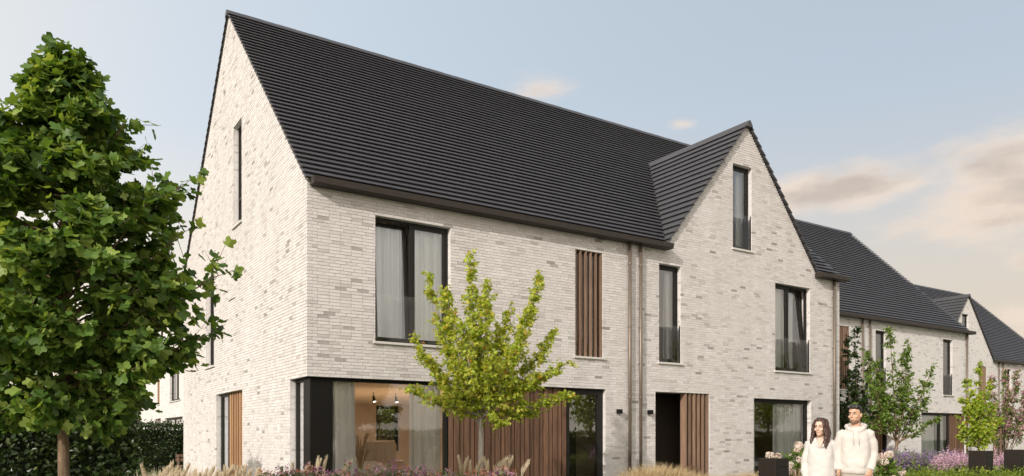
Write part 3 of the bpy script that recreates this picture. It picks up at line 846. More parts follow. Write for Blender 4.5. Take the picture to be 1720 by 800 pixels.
for k in range(34):
    a = random.uniform(0, 6.28); s = random.uniform(.05, .3); h = random.uniform(1.0, 1.45)
    b.tube([(0, 0, .5), (math.cos(a) * s * .4, math.sin(a) * s * .4, h * .75), (math.cos(a) * s, math.sin(a) * s, h)], [.004, .008, .014], 5)
    b.tube([(math.cos(a) * s * .8, math.sin(a) * s * .8, h * .93), (math.cos(a) * s * 1.3, math.sin(a) * s * 1.3, h + .02)], [.018, .003], 5)
b.build('dried_stems', 'straw', r)

# ---- second house, set back
F2 = [(23.42 - 17.5, 24.2 - 17.5, 3.38, 5.98), (26.08 - 17.5, 26.88 - 17.5, 3.38, 5.98), (31.5 - 17.5, 32.35 - 17.5, 3.38, 5.98)]
W2 = 16.33
h2, P2, PL2 = house_shell('brick_house', (17.5, 4.2, 0), 0, F2, [(0, 0), (5.2, 0), (5.2, 2.535), (6.95, 2.535), (6.95, 0), (8.3, 0), (8.3, 2.535), (9.9, 2.535), (9.9, 0), (12.15, 0), (12.15, 2.535), (16.1, 2.535), (16.1, 0)], [], None, False, False, width=W2,
    gutters=((.0, W2 + .12),), pipes=(7.52, 8.06, 16.0))
tag(h2, 'pale brick house set back behind the corner house, tiled roof without a cross gable', 'house')
slat_screen(h2, *F2[0], 6, P2); window_unit(h2, *F2[1], P2, juliet=True); window_unit(h2, *F2[2], P2, juliet=True)
boards(h2, 5.21, 6.94, .02, 2.53, 14, P2, .1, 'wood_warm')
boards(h2, 14.75, 16.09, .02, 2.53, 12, P2, .1, 'wood_warm')
window_unit(h2, 12.16, 14.74, .02, 2.53, P2, sill=False, split=13.9)
boards(h2, 8.31, 9.89, .02, 2.53, 12, P2, .5, 'wood_warm')
floor_slab(h2, .31, W2 - .31, .31, 8, 2.62, 2.95); floor_slab(h2, .31, W2 - .31, 4.3, 4.4, .05, 6.4, 'room_plaster', 'partition'); floor_slab(h2, .31, W2 - .31, .31, 8, 0, .05, 'room_floor', 'floor')
curtain(29.75, 31.3, 4.2 + .36, .1, 2.5, 'wide pale curtain behind the large ground floor window of the second house', 'sheer', 12)
curtain(31.5, 32.1, 4.2 + .36, .1, 2.5, 'narrow pale curtain next to the timber boards of the second house', 'sheer', 4)
curtain(31.6, 31.95, 4.2 + .36, 3.42, 5.9, 'white curtain behind the tall upstairs window of the second house', 'sheer', 3)

# ---- third house, farther on, with a cross gable at its left
X3 = 41.5
F3 = [(45.2 - X3, 46.0 - X3, 6.76, 9.165), (47.33 - X3, 48.24 - X3, 3.38, 5.98), (50.7 - X3, 51.6 - X3, 3.38, 5.98), (43.0 - X3, 44.4 - X3, 3.38, 5.98), (55.5 - X3, 57.2 - X3, 3.38, 5.98)]
h3, P3, PL3 = house_shell('brick_house', (X3, 10.2, 0), 0, F3, [(0, 0), (7.6, 0), (7.6, 2.6), (9.9, 2.6), (9.9, 0)], [], None, True, False, mirror=True,
    gutters=((-.05, W - 16.0), (W - DX0 - .02, W)), pipes=(8.25, 8.8))
tag(h3, 'farthest pale brick house on the right, with small cross gable', 'house')
window_unit(h3, *F3[0], P3, juliet=True); slat_screen(h3, *F3[1], 6, P3); window_unit(h3, *F3[2], P3); window_unit(h3, *F3[3], P3); window_unit(h3, *F3[4], P3)
boards(h3, 7.61, 9.89, .02, 2.59, 16, P3, .5, 'wood_slat')
floor_slab(h3, .31, W - .31, 4.3, 4.4, .05, 6.4, 'room_plaster', 'partition')

# ---- house behind on the left, turned a quarter
F4 = [(12.6, 15.7, 3.38, 5.98), (12.4, 13.1, 6.76, 9.1), (8.4, 9.2, 3.38, 5.98)]
h4, P4, PL4 = house_shell('brick_house', (2.7, 44.4, 0), R(-90), F4, [(0, 0), (7.5, 0), (7.5, 2.535), (9.6, 2.535), (9.6, 0), (11.0, 0), (11.0, 2.5), (16.4, 2.5), (16.4, 0)], [], None, True, False,
    gutters=((-.02, DX0 + .02), (15.97, 17.4)), pipes=())
tag(h4, 'pale brick house behind the big tree on the left, dark roof', 'house')
window_unit(h4, *F4[0], P4, split=14.2, juliet=False); window_unit(h4, *F4[1], P4); slat_screen(h4, *F4[2], 6, P4, m='wood_light')
window_unit(h4, 11.01, 16.39, .02, 2.49, P4, split=13.5, sill=False); boards(h4, 7.51, 9.59, .02, 2.53, 12, P4, .4, 'wood_light')
floor_slab(h4, .31, W - .31, .31, 6, 2.62, 2.95); floor_slab(h4, .31, W - .31, 3.3, 3.4, .05, 6.4, 'room_plaster', 'partition')
def Q4(a, z, o): return (2.7 + o, 44.4 - a, z)
curtain(13.0, 14.1, .36, 3.42, 5.9, 'brownish white curtain in the upstairs window of the house behind the tree', 'curtain', 5, P=Q4)
curtain(11.2, 16.0, .4, .1, 2.45, 'pale curtain in the ground floor window above the far hedge', 'sheer', 18, P=Q4)

# ---------------------------------------------------------------- vegetation
mat_leaf('leaf_tulip', [(0, (.045, .095, .016)), (.4, (.105, .195, .034)), (1, (.34, .43, .10))], .42, (1.3, 1.2, .5))
mat_leaf('leaf_maple', [(0, (.17, .27, .028)), (.5, (.35, .46, .055)), (.85, (.56, .60, .09)), (.95, (.62, .52, .11)), (1, (.5, .22, .05))], .48, (1.15, 1.1, .6))
mat_leaf('leaf_green', [(0, (.055, .11, .018)), (.5, (.11, .19, .03)), (1, (.20, .28, .05))], .35)
mat_leaf('leaf_dark', [(0, (.018, .035, .010)), (.5, (.030, .058, .014)), (1, (.065, .10, .028))], .25)
mat_leaf('leaf_hedge', [(0, (.020, .036, .010)), (.5, (.034, .060, .015)), (.9, (.06, .09, .025)), (1, (.14, .17, .06))], .25, rough=.3, spec=.5)
mat_leaf('leaf_box', [(0, (.08, .13, .015)), (.6, (.16, .22, .025)), (1, (.27, .31, .04))], .35)
mat_leaf('petal_pink', [(0, (.42, .20, .24)), (.6, (.58, .36, .38)), (1, (.5, .42, .3))], .4, (1, .9, .9))
mat_leaf('petal_hydrangea', [(0, (.62, .46, .42)), (.5, (.74, .62, .55)), (1, (.78, .74, .62))], .35, (1, .95, .9))
mat_leaf('petal_mixed', [(0, (.25, .07, .22)), (.25, (.42, .16, .34)), (.42, (.58, .32, .42)), (.6, (.66, .45, .45)), (.75, (.5, .13, .09)), (.88, (.6, .24, .09)), (1, (.7, .52, .42))], .35, (1, .9, .9))
mat_leaf('lavender', [(0, (.17, .11, .26)), (.6, (.28, .19, .36)), (1, (.42, .29, .42))], .3, (1, .9, 1))
mat_leaf('lavender_pink', [(0, (.48, .31, .40)), (1, (.66, .46, .52))], .3, (1, .9, 1))
mat_leaf('sage', [(0, (.10, .12, .07)), (1, (.20, .22, .13))], .3)
mat_leaf('feather_grass', [(0, (.36, .26, .14)), (.5, (.54, .42, .25)), (1, (.70, .59, .40))], .4, (1.05, 1, .85), .8, .1)
mat_leaf('plume', [(0, (.60, .50, .36)), (1, (.80, .72, .58))], .4, (1, 1, .9), .9, .1)
mat_bark('bark_brown', (.09, .06, .038), (.24, .17, .11))
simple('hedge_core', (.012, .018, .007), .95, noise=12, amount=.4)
mat_bark('bark_grey', (.20, .18, .16), (.42, .39, .36))

def leaf_shape(kind):
    if kind == 'tulip':
        half = [(.06, .05), (.30, .04), (.52, .12), (.36, .36), (.46, .52), (.50, .74), (.28, .92), (.08, .76)]
        c = (0, .42)
    elif kind == 'maple':
        half = [(.10, .02), (.34, .08), (.26, .26), (.50, .52), (.22, .55), (.12, .72)]
        c = (0, .36)
    elif kind == 'oval':
        half = [(.20, .18), (.26, .45), (.16, .78)]
        c = (0, .45)
    else:
        half = [(.30, .45)]
        c = (0, .45)
    pts = [(0, 0)] + half + [(0, .76 if kind == 'tulip' else 1.0)] + [(-x, y) for x, y in reversed(half)]
    v = [(c[0], c[1], -.02)] + [(x, y, abs(x) * .28 - .25 * (y - .5) ** 2) for x, y in pts]
    n = len(pts); f = [(0, 1 + i, 1 + (i + 1) % n) for i in range(n)]
    if kind == 'diamond':
        v = v[1:]; f = [(0, 1, 2), (0, 2, 3)]
    return np.array(v), np.array(f)

def leaf_frames(dirs, up_bias, rs, wild=.45):
    """tip direction = dirs + random; normal near up_bias"""
    n = len(dirs)
    y = dirs / (np.linalg.norm(dirs, axis=1, keepdims=True) + 1e-9)
    nz = up_bias + rs.normal(0, wild, (n, 3))
    x = np.cross(y, nz); x /= np.linalg.norm(x, axis=1, keepdims=True) + 1e-9
    z = np.cross(x, y)
    return np.stack([x, y, z], axis=2)             # columns

def leaf_mesh(name, pos, frames, sizes, kind, m, tints, rs):
    v, f = leaf_shape(kind)
    nv, nf = len(v), len(f); n = len(pos)
    sv = v[None] * sizes[:, None, None]
    sv = sv * np.array([1, 1, 1])[None, None]
    V = np.einsum('nij,nkj->nki', frames, sv) + pos[:, None]
    F = f[None] + (np.arange(n) * nv)[:, None, None]
    me = bpy.data.meshes.new(name)
    me.vertices.add(n * nv); me.vertices.foreach_set('co', V.reshape(-1).astype(np.float32))
    me.loops.add(n * nf * 3); me.loops.foreach_set('vertex_index', F.reshape(-1).astype(np.int32))
    me.polygons.add(n * nf); me.polygons.foreach_set('loop_start', (np.arange(n * nf) * 3).astype(np.int32))
    me.materials.append(M[m])
    a = me.attributes.new('tint', 'FLOAT', 'FACE'); a.data.foreach_set('value', np.repeat(tints, nf).astype(np.float32))
    me.update(calc_edges=True); me.validate()
    return me

def add_leaves(name, parent, pos, dirs, up, sizes, kind, m, rs, tints=None, stuff=True):
    pos = np.asarray(pos, float); dirs = np.asarray(dirs, float)
    fr = leaf_frames(dirs, up, rs)
    t = np.clip(rs.normal(.5, .22, len(pos)), 0, 1) if tints is None else tints
    o = bpy.data.objects.new(name, leaf_mesh(name, pos, fr, sizes, kind, m, t, rs)); col.objects.link(o)
    if parent is not None: o.parent = parent
    if stuff: o['kind'] = 'stuff'
    return o, fr, t

def bez(p0, p1, p2, t): return p0 * (1 - t) ** 2 + p1 * 2 * t * (1 - t) + p2 * t ** 2

# ---- the big tulip-leaved tree on the left
def big_tree():
    rs = np.random.default_rng(3)
    root = empty('tulip_tree', (-4.43, -5.61, 0)); tag(root, 'large dark green broadleaf tree in the left foreground', 'tree')
    b = MB()
    pts = [Vector((0, 0, -.05)), Vector((.01, 0, .8)), Vector((-.005, .01, 1.6)), Vector((.02, 0, 2.6)), Vector((.0, .02, 3.6)), Vector((.03, 0, 4.6)), Vector((.06, 0, 5.35))]
    b.tube(pts, [.07, .056, .051, .042, .032, .02, .006], 12)
    prof = [(1.35, .35), (1.6, .85), (1.95, 1.2), (2.4, 1.42), (2.95, 1.48), (3.5, 1.38), (4.0, 1.15), (4.4, .88), (4.8, .60), (5.15, .33), (5.4, .12), (5.5, .04)]
    zs, rr = zip(*prof)
    pos, dirs = [], []
    nb = 132
    for i in range(nb):
        tz = i / (nb - 1)
        z0 = 1.5 + 3.55 * tz
        az = i * 2.399 + rs.normal(0, .25)
        ztip = z0 + .32 - .12 * tz + rs.normal(0, .12)
        if i < 10: ztip = z0 - .0
        Rr = max(.05, np.interp(ztip, zs, rr) * rs.uniform(.70, 1.0) - .18)
        d = Vector((math.cos(az), math.sin(az), 0))
        p0 = Vector((0, 0, z0)); p2 = d * Rr + Vector((0, 0, ztip)); p1 = d * Rr * .5 + Vector((0, 0, z0 + (ztip - z0) * .8 + .1))
        cp = [bez(p0, p1, p2, t) for t in (0, .25, .5, .75, 1)]
        r0 = .018 * (1 - .6 * tz)
        b.tube(cp, [r0, r0 * .8, r0 * .6, r0 * .4, .003], 6)
        nsub = int(6 + 6 * Rr) + (7 if i < 36 else 4)
        for k in range(nsub):
            t = rs.uniform(.12 if i < 36 else .22, 1) ** .8
            q = bez(p0, p1, p2, t)
            sd = Vector((d.x + rs.normal(0, .8), d.y + rs.normal(0, .8), rs.normal(.15, .35))).normalized()
            ln = rs.uniform(.15, .38) * (1 - .45 * tz)
            e = q + sd * ln
            b.tube([q, (q + e) / 2 + Vector((0, 0, .02)), e], [.006, .004, .002], 4)
            for j in range(rs.integers(7, 13)):
                s = rs.uniform(.2, 1.05)
                pp = q + (e - q) * s + Vector(rs.normal(0, .035, 3))
                pos.append(pp); o = Vector((pp.x, pp.y, 0)); o = o.normalized() if o.length > .01 else d
                dirs.append(o * .8 + Vector((rs.normal(0, .6), rs.normal(0, .6), rs.normal(-.6, .45))))
    for j in range(40):
        z = rs.uniform(4.9, 5.5); rad = np.interp(z, zs, rr); a = rs.uniform(0, 6.28); q = Vector((.06 + math.cos(a) * rad * rs.uniform(.2, 1), math.sin(a) * rad * rs.uniform(.2, 1), z))
        pos.append(q); dirs.append(Vector((math.cos(a), math.sin(a), rs.normal(0, .5))))
    # long side limbs reaching out of the crown on the house side
    for (lat, dep, zt, z0) in ((1.62, -.1, 3.05, 2.3), (1.15, .2, 4.1, 3.0), (1.02, -.2, 3.85, 2.8), (1.38, .3, 2.5, 2.0), (1.0, -.4, 1.95, 1.7), (-1.0, -.3, 3.9, 2.8), (1.2, 0, 3.5, 2.6), (.62, .1, 4.75, 3.9), (1.3, -.2, 2.75, 2.2)):
        p2 = RGT * lat + FWD * dep + Vector((0, 0, zt)); p0 = Vector((0, 0, z0)); p1 = (p0 + p2) / 2 + Vector((0, 0, -.12))
        b.tube([bez(p0, p1, p2, t) for t in (0, .3, .6, .85, 1)], [.02, .015, .011, .007, .003], 6)
        for k in range(20):
            t = rs.uniform(.5, 1.02); q = bez(p0, p1, p2, t)
            e = q + Vector((rs.normal(0, .14), rs.normal(0, .14), rs.normal(.03, .14)))
            b.tube([q, e], [.004, .002], 4)
            for j in range(5):
                pos.append(q + (e - q) * rs.uniform(.4, 1.1) + Vector(rs.normal(0, .03, 3))); dirs.append(RGT * .6 + Vector((rs.normal(0, .6), rs.normal(0, .6), rs.normal(-.4, .4))))
    b.build('trunk', 'bark_brown', root, True)
    pos = np.array([tuple(p) for p in pos]); dirs = np.array([tuple(p) for p in dirs])
    # keep the underside clear around the trunk
    ok = ~((pos[:, 2] < 1.55) & (np.hypot(pos[:, 0], pos[:, 1]) < .3))
    pos, dirs = pos[ok], dirs[ok]
    sizes = rs.uniform(.065, .135, len(pos))
    out = pos - np.array([0, 0, 2.8]); up = np.array([0, 0, .9]) + .35 * out / (np.linalg.norm(out, axis=1, keepdims=True) + 1e-6)
    fr = leaf_frames(dirs, up, rs, .75); t = np.clip(rs.normal(.42, .27, len(pos)), 0, 1)
    # the 300 that show largest: on the camera side of the crown's outside
    camd = np.array([(CAM.x + 4.43), (CAM.y + 5.61), CAM.z - 3]); camd /= np.linalg.norm(camd)
    score = (pos - np.array([0, 0, 3])) @ camd + 1.2 * sizes / .14 * np.abs(fr[:, :, 2] @ camd)
    order = np.argsort(-score); big, rest = order[:300], order[300:]
    me = leaf_mesh('crown', pos[rest], fr[rest], sizes[rest], 'tulip', 'leaf_tulip', t[rest], rs)
    o = bpy.data.objects.new('crown', me); col.objects.link(o); o.parent = root; o['kind'] = 'stuff'
    v, f = leaf_shape('tulip'); vs = []
    for k in range(6):
        m_ = MB(); m_.v = [tuple(x) for x in v]; m_.f = [tuple(int(i) for i in x) for x in f]; m_.m = [0] * len(f); m_.t = [.15 + .14 * k] * len(f)
        vs.append(m_.mesh('leaf', 'leaf_tulip'))
    for i in big:
        o = bpy.data.objects.new('leaf', vs[min(5, int(t[i] * 6))]); col.objects.link(o); o.parent = root
        mt = Matrix.Identity(4)
        for r_ in range(3):
            for c_ in range(3): mt[r_][c_] = fr[i, r_, c_] * sizes[i]
            mt[r_][3] = pos[i, r_]
        o.matrix_local = mt
big_tree()

# ---- trees described by their limbs
def limb_tree(name, label, loc, fork, tips, leaf_m, bark, leaf, size, per, spread, seed, trunk_r=.05, lean=(0, 0), twig=.22, kind='maple', start=.25, blossoms=None, stems=1, group=None, tint_mu=.5):
    rs = np.random.default_rng(seed)
    root = empty(name, loc); tag(root, label, 'tree', group)
    b = MB(); pos, dirs = [], []
    forkp = Vector((lean[0] * RGT.x, lean[0] * RGT.y, fork))
    for s in range(stems):
        o = Vector((0, 0, -.05)) if stems == 1 else Vector((rs.normal(0, .12), rs.normal(0, .12), -.05))
        b.tube([o, o * .6 + forkp * .45 + Vector((rs.normal(0, .015), rs.normal(0, .015), 0)), forkp], [trunk_r * 1.15, trunk_r * .95, trunk_r * .8], 10)
    for (lat, dep, z) in tips:
        p0 = Vector(forkp); p0.z += rs.uniform(-.15, .35) * min(1, (z - fork) if z > fork else .3)
        p2 = RGT * lat + FWD * dep + Vector((0, 0, z))
        p1 = p0 + (p2 - p0) * .45 + (RGT * lat + FWD * dep) * .15 - Vector((0, 0, (z - fork) * .10))
        ts = np.linspace(0, 1, 7); r0 = trunk_r * .42
        b.tube([bez(p0, p1, p2, t) for t in ts], [r0 * (1 - .9 * t) + .002 for t in ts], 6)
        ln = (p2 - p0).length
        for k in range(int(per * ln)):
            t = start + (1 - start) * rs.uniform(0, 1)
            q = bez(p0, p1, p2, t)
            ax = (p2 - p0).normalized()
            sd = Vector((rs.normal(0, 1), rs.normal(0, 1), rs.normal(.25, .7))).normalized() + ax * .5
            e = q + sd * (twig * rs.uniform(.3, 1.0) * (1.15 - .75 * t))
            b.tube([q, e], [.004, .0015], 4)
            for j in range(spread):
                s = rs.uniform(.25, 1.1)
                pos.append(tuple(q + (e - q) * s + Vector(rs.normal(0, .025, 3))))
                dirs.append((sd.x * .5 + rs.normal(0, .6), sd.y * .5 + rs.normal(0, .6), rs.normal(-.35, .45)))
    b.build('trunk', bark, root, True)
    pos = np.array(pos); dirs = np.array(dirs)
    sizes = rs.uniform(.65, 1.25, len(pos)) * size
    tints = np.clip(rs.normal(tint_mu, .2, len(pos)), 0, .93); tints[rs.uniform(size=len(pos)) < .012] = 1
    up = np.array([0, 0, .9]) + 0 * pos
    add_leaves('crown', root, pos, dirs, up, sizes, kind, leaf_m, rs, tints)
    if blossoms:
        m_, n_, s_ = blossoms
        idx = rs.choice(len(pos), n_); q = pos[idx] + rs.normal(0, .05, (n_, 3)); q[:, 2] += .04
        add_leaves('blossom', root, q, rs.normal(0, 1, (n_, 3)), np.array([0, 0, .5]) + 0 * q, rs.uniform(.6, 1.3, n_) * s_, 'oval', m_, rs)
    return root

limb_tree('maple_tree', 'young yellow green maple standing in front of the timber cladding', (2.28, -2.83, 0), 1.75,
    [(-.98, .1, 4.35), (-.62, -.3, 4.0), (-.2, .1, 4.75), (.12, -.2, 4.2), (.5, .2, 3.75), (1.08, .1, 4.32), (.85, -.3, 3.7), (1.3, .2, 3.35), (1.55, -.1, 2.75), (1.58, .2, 2.2),
     (-1.25, .1, 3.2), (-1.28, -.2, 2.3), (-.95, .3, 2.85), (-.3, -.6, 3.4), (.3, .6, 3.5), (.25, -.7, 2.9), (1.0, -.2, 2.5), (.95, .4, 1.85), (-.55, -.3, 2.0), (.35, -.4, 1.65), (-.7, .5, 3.3), (.6, -.5, 2.9), (0, 0, 3.9), (-.45, 0, 2.6), (.1, .7, 2.5)],
    'leaf_maple', 'bark_grey', 'maple', .072, 46, 11, 11, .055, start=.1, twig=.33, tint_mu=.68)
limb_tree('garden_tree', 'open green tree with leaning brown trunk behind the man', (15.1, -3.0, 0), 1.3,
    [(-.05, 0, 4.35), (-.65, .3, 3.9), (.5, .1, 4.05), (1.05, -.1, 3.3), (1.0, .2, 2.5), (.7, .3, 2.2), (-.7, -.2, 3.1), (-.9, .2, 2.3), (.3, -.4, 3.1), (-.2, .4, 3.6), (1.15, 0, 1.9), (-.4, -.4, 2.0), (0, .2, 2.6), (.3, 0, 3.7), (-.4, .1, 3.4)],
    'leaf_green', 'bark_brown', 'maple', .09, 22, 9, 21, .05, lean=(.15, 0), twig=.36, kind='oval', start=.25, tint_mu=.65)
limb_tree('garden_tree', 'dark green upright tree right beside the corner house', (18.9, .6, 0), .8,
    [(-.2, 0, 4.9), (.2, .2, 5.1), (-.6, .1, 4.1), (.5, -.1, 4.2), (-.7, .2, 3.2), (.7, 0, 3.2), (-.6, -.2, 2.2), (.7, .2, 2.1), (0, -.3, 3.7), (0, .3, 2.7), (-.3, 0, 1.4), (.5, 0, 1.3), (.5, 0, 2.7), (.2, .1, 1.9)],
    'leaf_dark', 'bark_brown', 'maple', .11, 24, 10, 22, .04, twig=.3, kind='oval', start=.15)
limb_tree('garden_tree', 'small yellow green tree beside the mailboxes on the right', (20.8, -2.5, 0), 1.1,
    [(.0, 0, 3.8), (-.3, .1, 3.3), (.35, .1, 3.2), (-.55, -.1, 2.7), (.6, .1, 2.6), (-.65, .1, 2.1), (.62, -.1, 2.0), (.3, .4, 2.4), (-.2, -.4, 2.5), (-.5, .2, 1.5), (.5, 0, 1.45), (0, .2, 2.9)],
    'leaf_maple', 'bark_brown', 'oval', .12, 22, 10, 23, .04, twig=.26, kind='oval', start=.1)
limb_tree('flowering_tree', 'pink flowering multi stemmed tree at the right edge', (25.9, -1.0, 0), .6,
    [(.0, 0, 4.0), (-.5, .1, 3.7), (.5, .1, 3.9), (-.7, -.1, 3.0), (.8, .1, 3.2), (-.6, .1, 2.4), (.7, -.1, 2.5), (.3, .4, 3.0), (-.2, -.4, 3.2), (1.1, .2, 3.5), (.2, 0, 2.4)],
    'leaf_green', 'bark_brown', 'oval', .11, 14, 7, 24, .035, twig=.3, kind='oval', start=.4, blossoms=('petal_pink', 4200, .075), stems=4)

# ---- hedges
def hedge(name, label, x0, x1, y0, y1, h, n, m, size, seed, cat='hedge', kind='oval', ragged=.06):
    rs = np.random.default_rng(seed)
    root = empty(name, ((x0 + x1) / 2, (y0 + y1) / 2, 0)); tag(root, label, cat)
    hx, hy = (x1 - x0) / 2, (y1 - y0) / 2
    ax, ay, at_ = 2 * hy * h, 2 * hx * h, 4 * hx * hy
    p = np.array([ax, ax, ay, ay, at_]); p = p / p.sum()
    f = rs.choice(5, n, p=p); u = rs.uniform(-1, 1, n); v = rs.uniform(0, 1, n)
    P_ = np.zeros((n, 3)); Nn = np.zeros((n, 3))
    for k, (nx, ny, nz) in enumerate(((-1, 0, 0), (1, 0, 0), (0, -1, 0), (0, 1, 0), (0, 0, 1))):
        s = f == k
        if k < 2: P_[s] = np.stack([np.full(s.sum(), nx * hx), u[s] * hy, v[s] * h], 1)
        elif k < 4: P_[s] = np.stack([u[s] * hx, np.full(s.sum(), ny * hy), v[s] * h], 1)
        else: P_[s] = np.stack([u[s] * hx, (v[s] * 2 - 1) * hy, np.full(s.sum(), h)], 1)
        Nn[s] = (nx, ny, nz)
    wob = np.sin(P_[:, 0] * 3.1 + 1) * np.sin(P_[:, 1] * 2.7) * np.sin(P_[:, 2] * 3.3 + 2)
    P_ = P_ + Nn * (rs.normal(0, ragged, n) + wob * ragged * 1.4 - np.abs(rs.normal(0, .08, n)))[:, None]
    P_[:, 2] = np.maximum(P_[:, 2], .02)
    D_ = Nn * .5 + rs.normal(0, .7, (n, 3)); D_[:, 2] += .15
    t = np.clip(rs.normal(.45, .2, n), 0, .9); t[rs.uniform(size=n) < .02] = 1
    add_leaves('foliage', root, P_, D_, Nn * .7 + np.array([0, 0, .5]), rs.uniform(.7, 1.3, n) * size, kind, m, rs, t)
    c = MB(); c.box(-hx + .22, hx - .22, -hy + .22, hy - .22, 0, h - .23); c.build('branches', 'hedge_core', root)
    return root
hedge('hedge', 'tall dark glossy hedge behind the big tree trunk', -11, -2.75, 2.0, 3.2, 2.2, 26000, 'leaf_hedge', .115, 31)
hedge('hedge', 'farther clipped hedge beside the left edge of the corner house', -6, 2.5, 20.5, 21.6, 1.95, 15000, 'leaf_hedge', .11, 32)
hedge('hedge', 'low clipped yellow green hedge in front of the lavender', 7.3, 14.4, -7.6, -6.3, .66, 20000, 'leaf_box', .055, 33)
hedge('hedge', 'garden hedge seen through the rear window of the living room', 4.5, 14, 15.5, 16.8, 2.6, 14000, 'leaf_box', .13, 34)
hedge('hedge', 'clipped hedge across the street, mirrored in the ground floor glass', -4, 78, -23.6, -22.4, 1.7, 34000, 'leaf_box', .17, 35)

# trees across the street, which the panes mirror
def street_tree():
    rs = np.random.default_rng(40)
    root = empty('street_tree', (0, 0, 0))
    b = MB(); b.tube([(0, 0, 0), (.05, 0, 1.6), (0, .05, 3.2), (0, 0, 5.4)], [.14, .11, .08, .03], 9)
    pos, dirs = [], []
    for i in range(46):
        z = 2.2 + 4.6 * i / 46; a = i * 2.4; r = 2.3 * math.sin(math.pi * min(1, (z - 1.7) / 6)) ** .6 * rs.uniform(.7, 1.1)
        p0 = Vector((0, 0, z * .8)); p2 = Vector((math.cos(a) * r, math.sin(a) * r, z + .3))
        b.tube([p0, (p0 + p2) / 2, p2], [.04, .02, .005], 5)
        for k in range(60):
            t = rs.uniform(.35, 1.05); q = p0 + (p2 - p0) * t + Vector(rs.normal(0, .28, 3)); pos.append(tuple(q)); dirs.append(tuple(rs.normal(0, 1, 3)))
    b.build('trunk', 'bark_brown', root, True)
    add_leaves('crown', root, pos, dirs, np.array([0, 0, .8]) + np.zeros((len(pos), 3)), rs.uniform(.16, .3, len(pos)), 'oval', 'leaf_maple', rs)
    return root
proto = street_tree()
for i, (x, y, s) in enumerate(((10, -25, 1.05), (19, -26, 1.2), (28, -25.5, 1.1), (38, -25, 1.25), (47, -26, 1.15), (57, -25.5, 1.25), (67, -26, 1.2))):
    o = proto
    if i:
        o = proto.copy(); col.objects.link(o)
        for c in proto.children:
            k = c.copy(); col.objects.link(k); k.parent = o
    o.location = (x, y, 0); o.scale = (s, s, s); o.rotation_euler = (0, 0, i * 1.3)
    tag(o, 'roadside tree across the street, seen only mirrored, ' + ('first', 'second', 'third', 'fourth', 'fifth', 'sixth', 'seventh')[i] + ' from the left', 'tree', 'trees across the street')

# ---- grasses and flower beds
def grass_strip(name, label, poly, n, h, m, seed, lean=.25, width=.007, plume=None, cat='grass'):
    """poly: (x0, y0, x1, y1, half depth): a strip of fine blades"""
    rs = np.random.default_rng(seed)
    x0, y0, x1, y1, w = poly
    t = rs.uniform(0, 1, n); s = rs.uniform(-1, 1, n)
    dx, dy = x1 - x0, y1 - y0; ln = math.hypot(dx, dy)
    px = x0 + dx * t - dy / ln * s * w; py = y0 + dy * t + dx / ln * s * w
    hh = h * rs.uniform(.55, 1.08, n) * (.86 + .2 * np.sin(t * ln * 2.3) * np.sin(t * ln * .9 + 1))
    la = rs.normal(.10, lean, n); lb = rs.normal(0, lean, n)
    tint = np.clip(rs.normal(.5, .25, n), 0, 1)
    wa = rs.uniform(0, math.pi, n); wx, wy = np.cos(wa) * width, np.sin(wa) * width
    V = np.zeros((n, 7, 3)); seg = ((0, 1.0), (.45, .9), (.8, .55))
    for k, (f, q) in enumerate(seg):
        bend = f ** 1.8
        cx_, cy_ = px + la * hh * bend, py + lb * hh * bend
        V[:, 2 * k] = np.stack([cx_ - wx * q, cy_ - wy * q, hh * f], 1); V[:, 2 * k + 1] = np.stack([cx_ + wx * q, cy_ + wy * q, hh * f], 1)
    V[:, 6] = np.stack([px + la * hh, py + lb * hh, hh * (1 - .12 * np.abs(la))], 1)
    fl = np.array([(0, 1, 3), (0, 3, 2), (2, 3, 5), (2, 5, 4), (4, 5, 6)])
    F = fl[None] + (np.arange(n) * 7)[:, None, None]
    me = bpy.data.meshes.new(name); me.from_pydata(V.reshape(-1, 3).tolist(), [], F.reshape(-1, 3).tolist())
    a = me.attributes.new('tint', 'FLOAT', 'FACE'); a.data.foreach_set('value', np.repeat(tint, 5).astype(np.float32))
    me.materials.append(M[m])
    o = bpy.data.objects.new(name, me); col.objects.link(o); tag(o, label, cat, kind='stuff')
    return o
def plumes(name, label, spots, m='plume', seed=5):
    rs = np.random.default_rng(seed); b = MB()
    for (x, y, h) in spots:
        la, lb = rs.normal(.12, .16), rs.normal(0, .16)
        h *= .87
        p = lambda f: Vector((x + la * h * f ** 2, y + lb * h * f ** 2, h * f))
        b.tube([p(0), p(.4), p(.75)], .003, 4, t=.4)
        for k in range(90):
            f = rs.uniform(.72, 1.0); q = p(f); L_ = .05 * (1.25 - f) * 3.2 * (f > .75) + .02
            a = rs.uniform(0, 6.28); e = q + Vector((math.cos(a) * L_ * .45, math.sin(a) * L_ * .45, L_ * 1.5))
            s = Vector((-math.sin(a), math.cos(a), 0)) * .009
            b.face([q - s, q + s, e], 0, rs.uniform(0, 1))
    return tag(b.build(name, m), label, 'grass', kind='stuff')

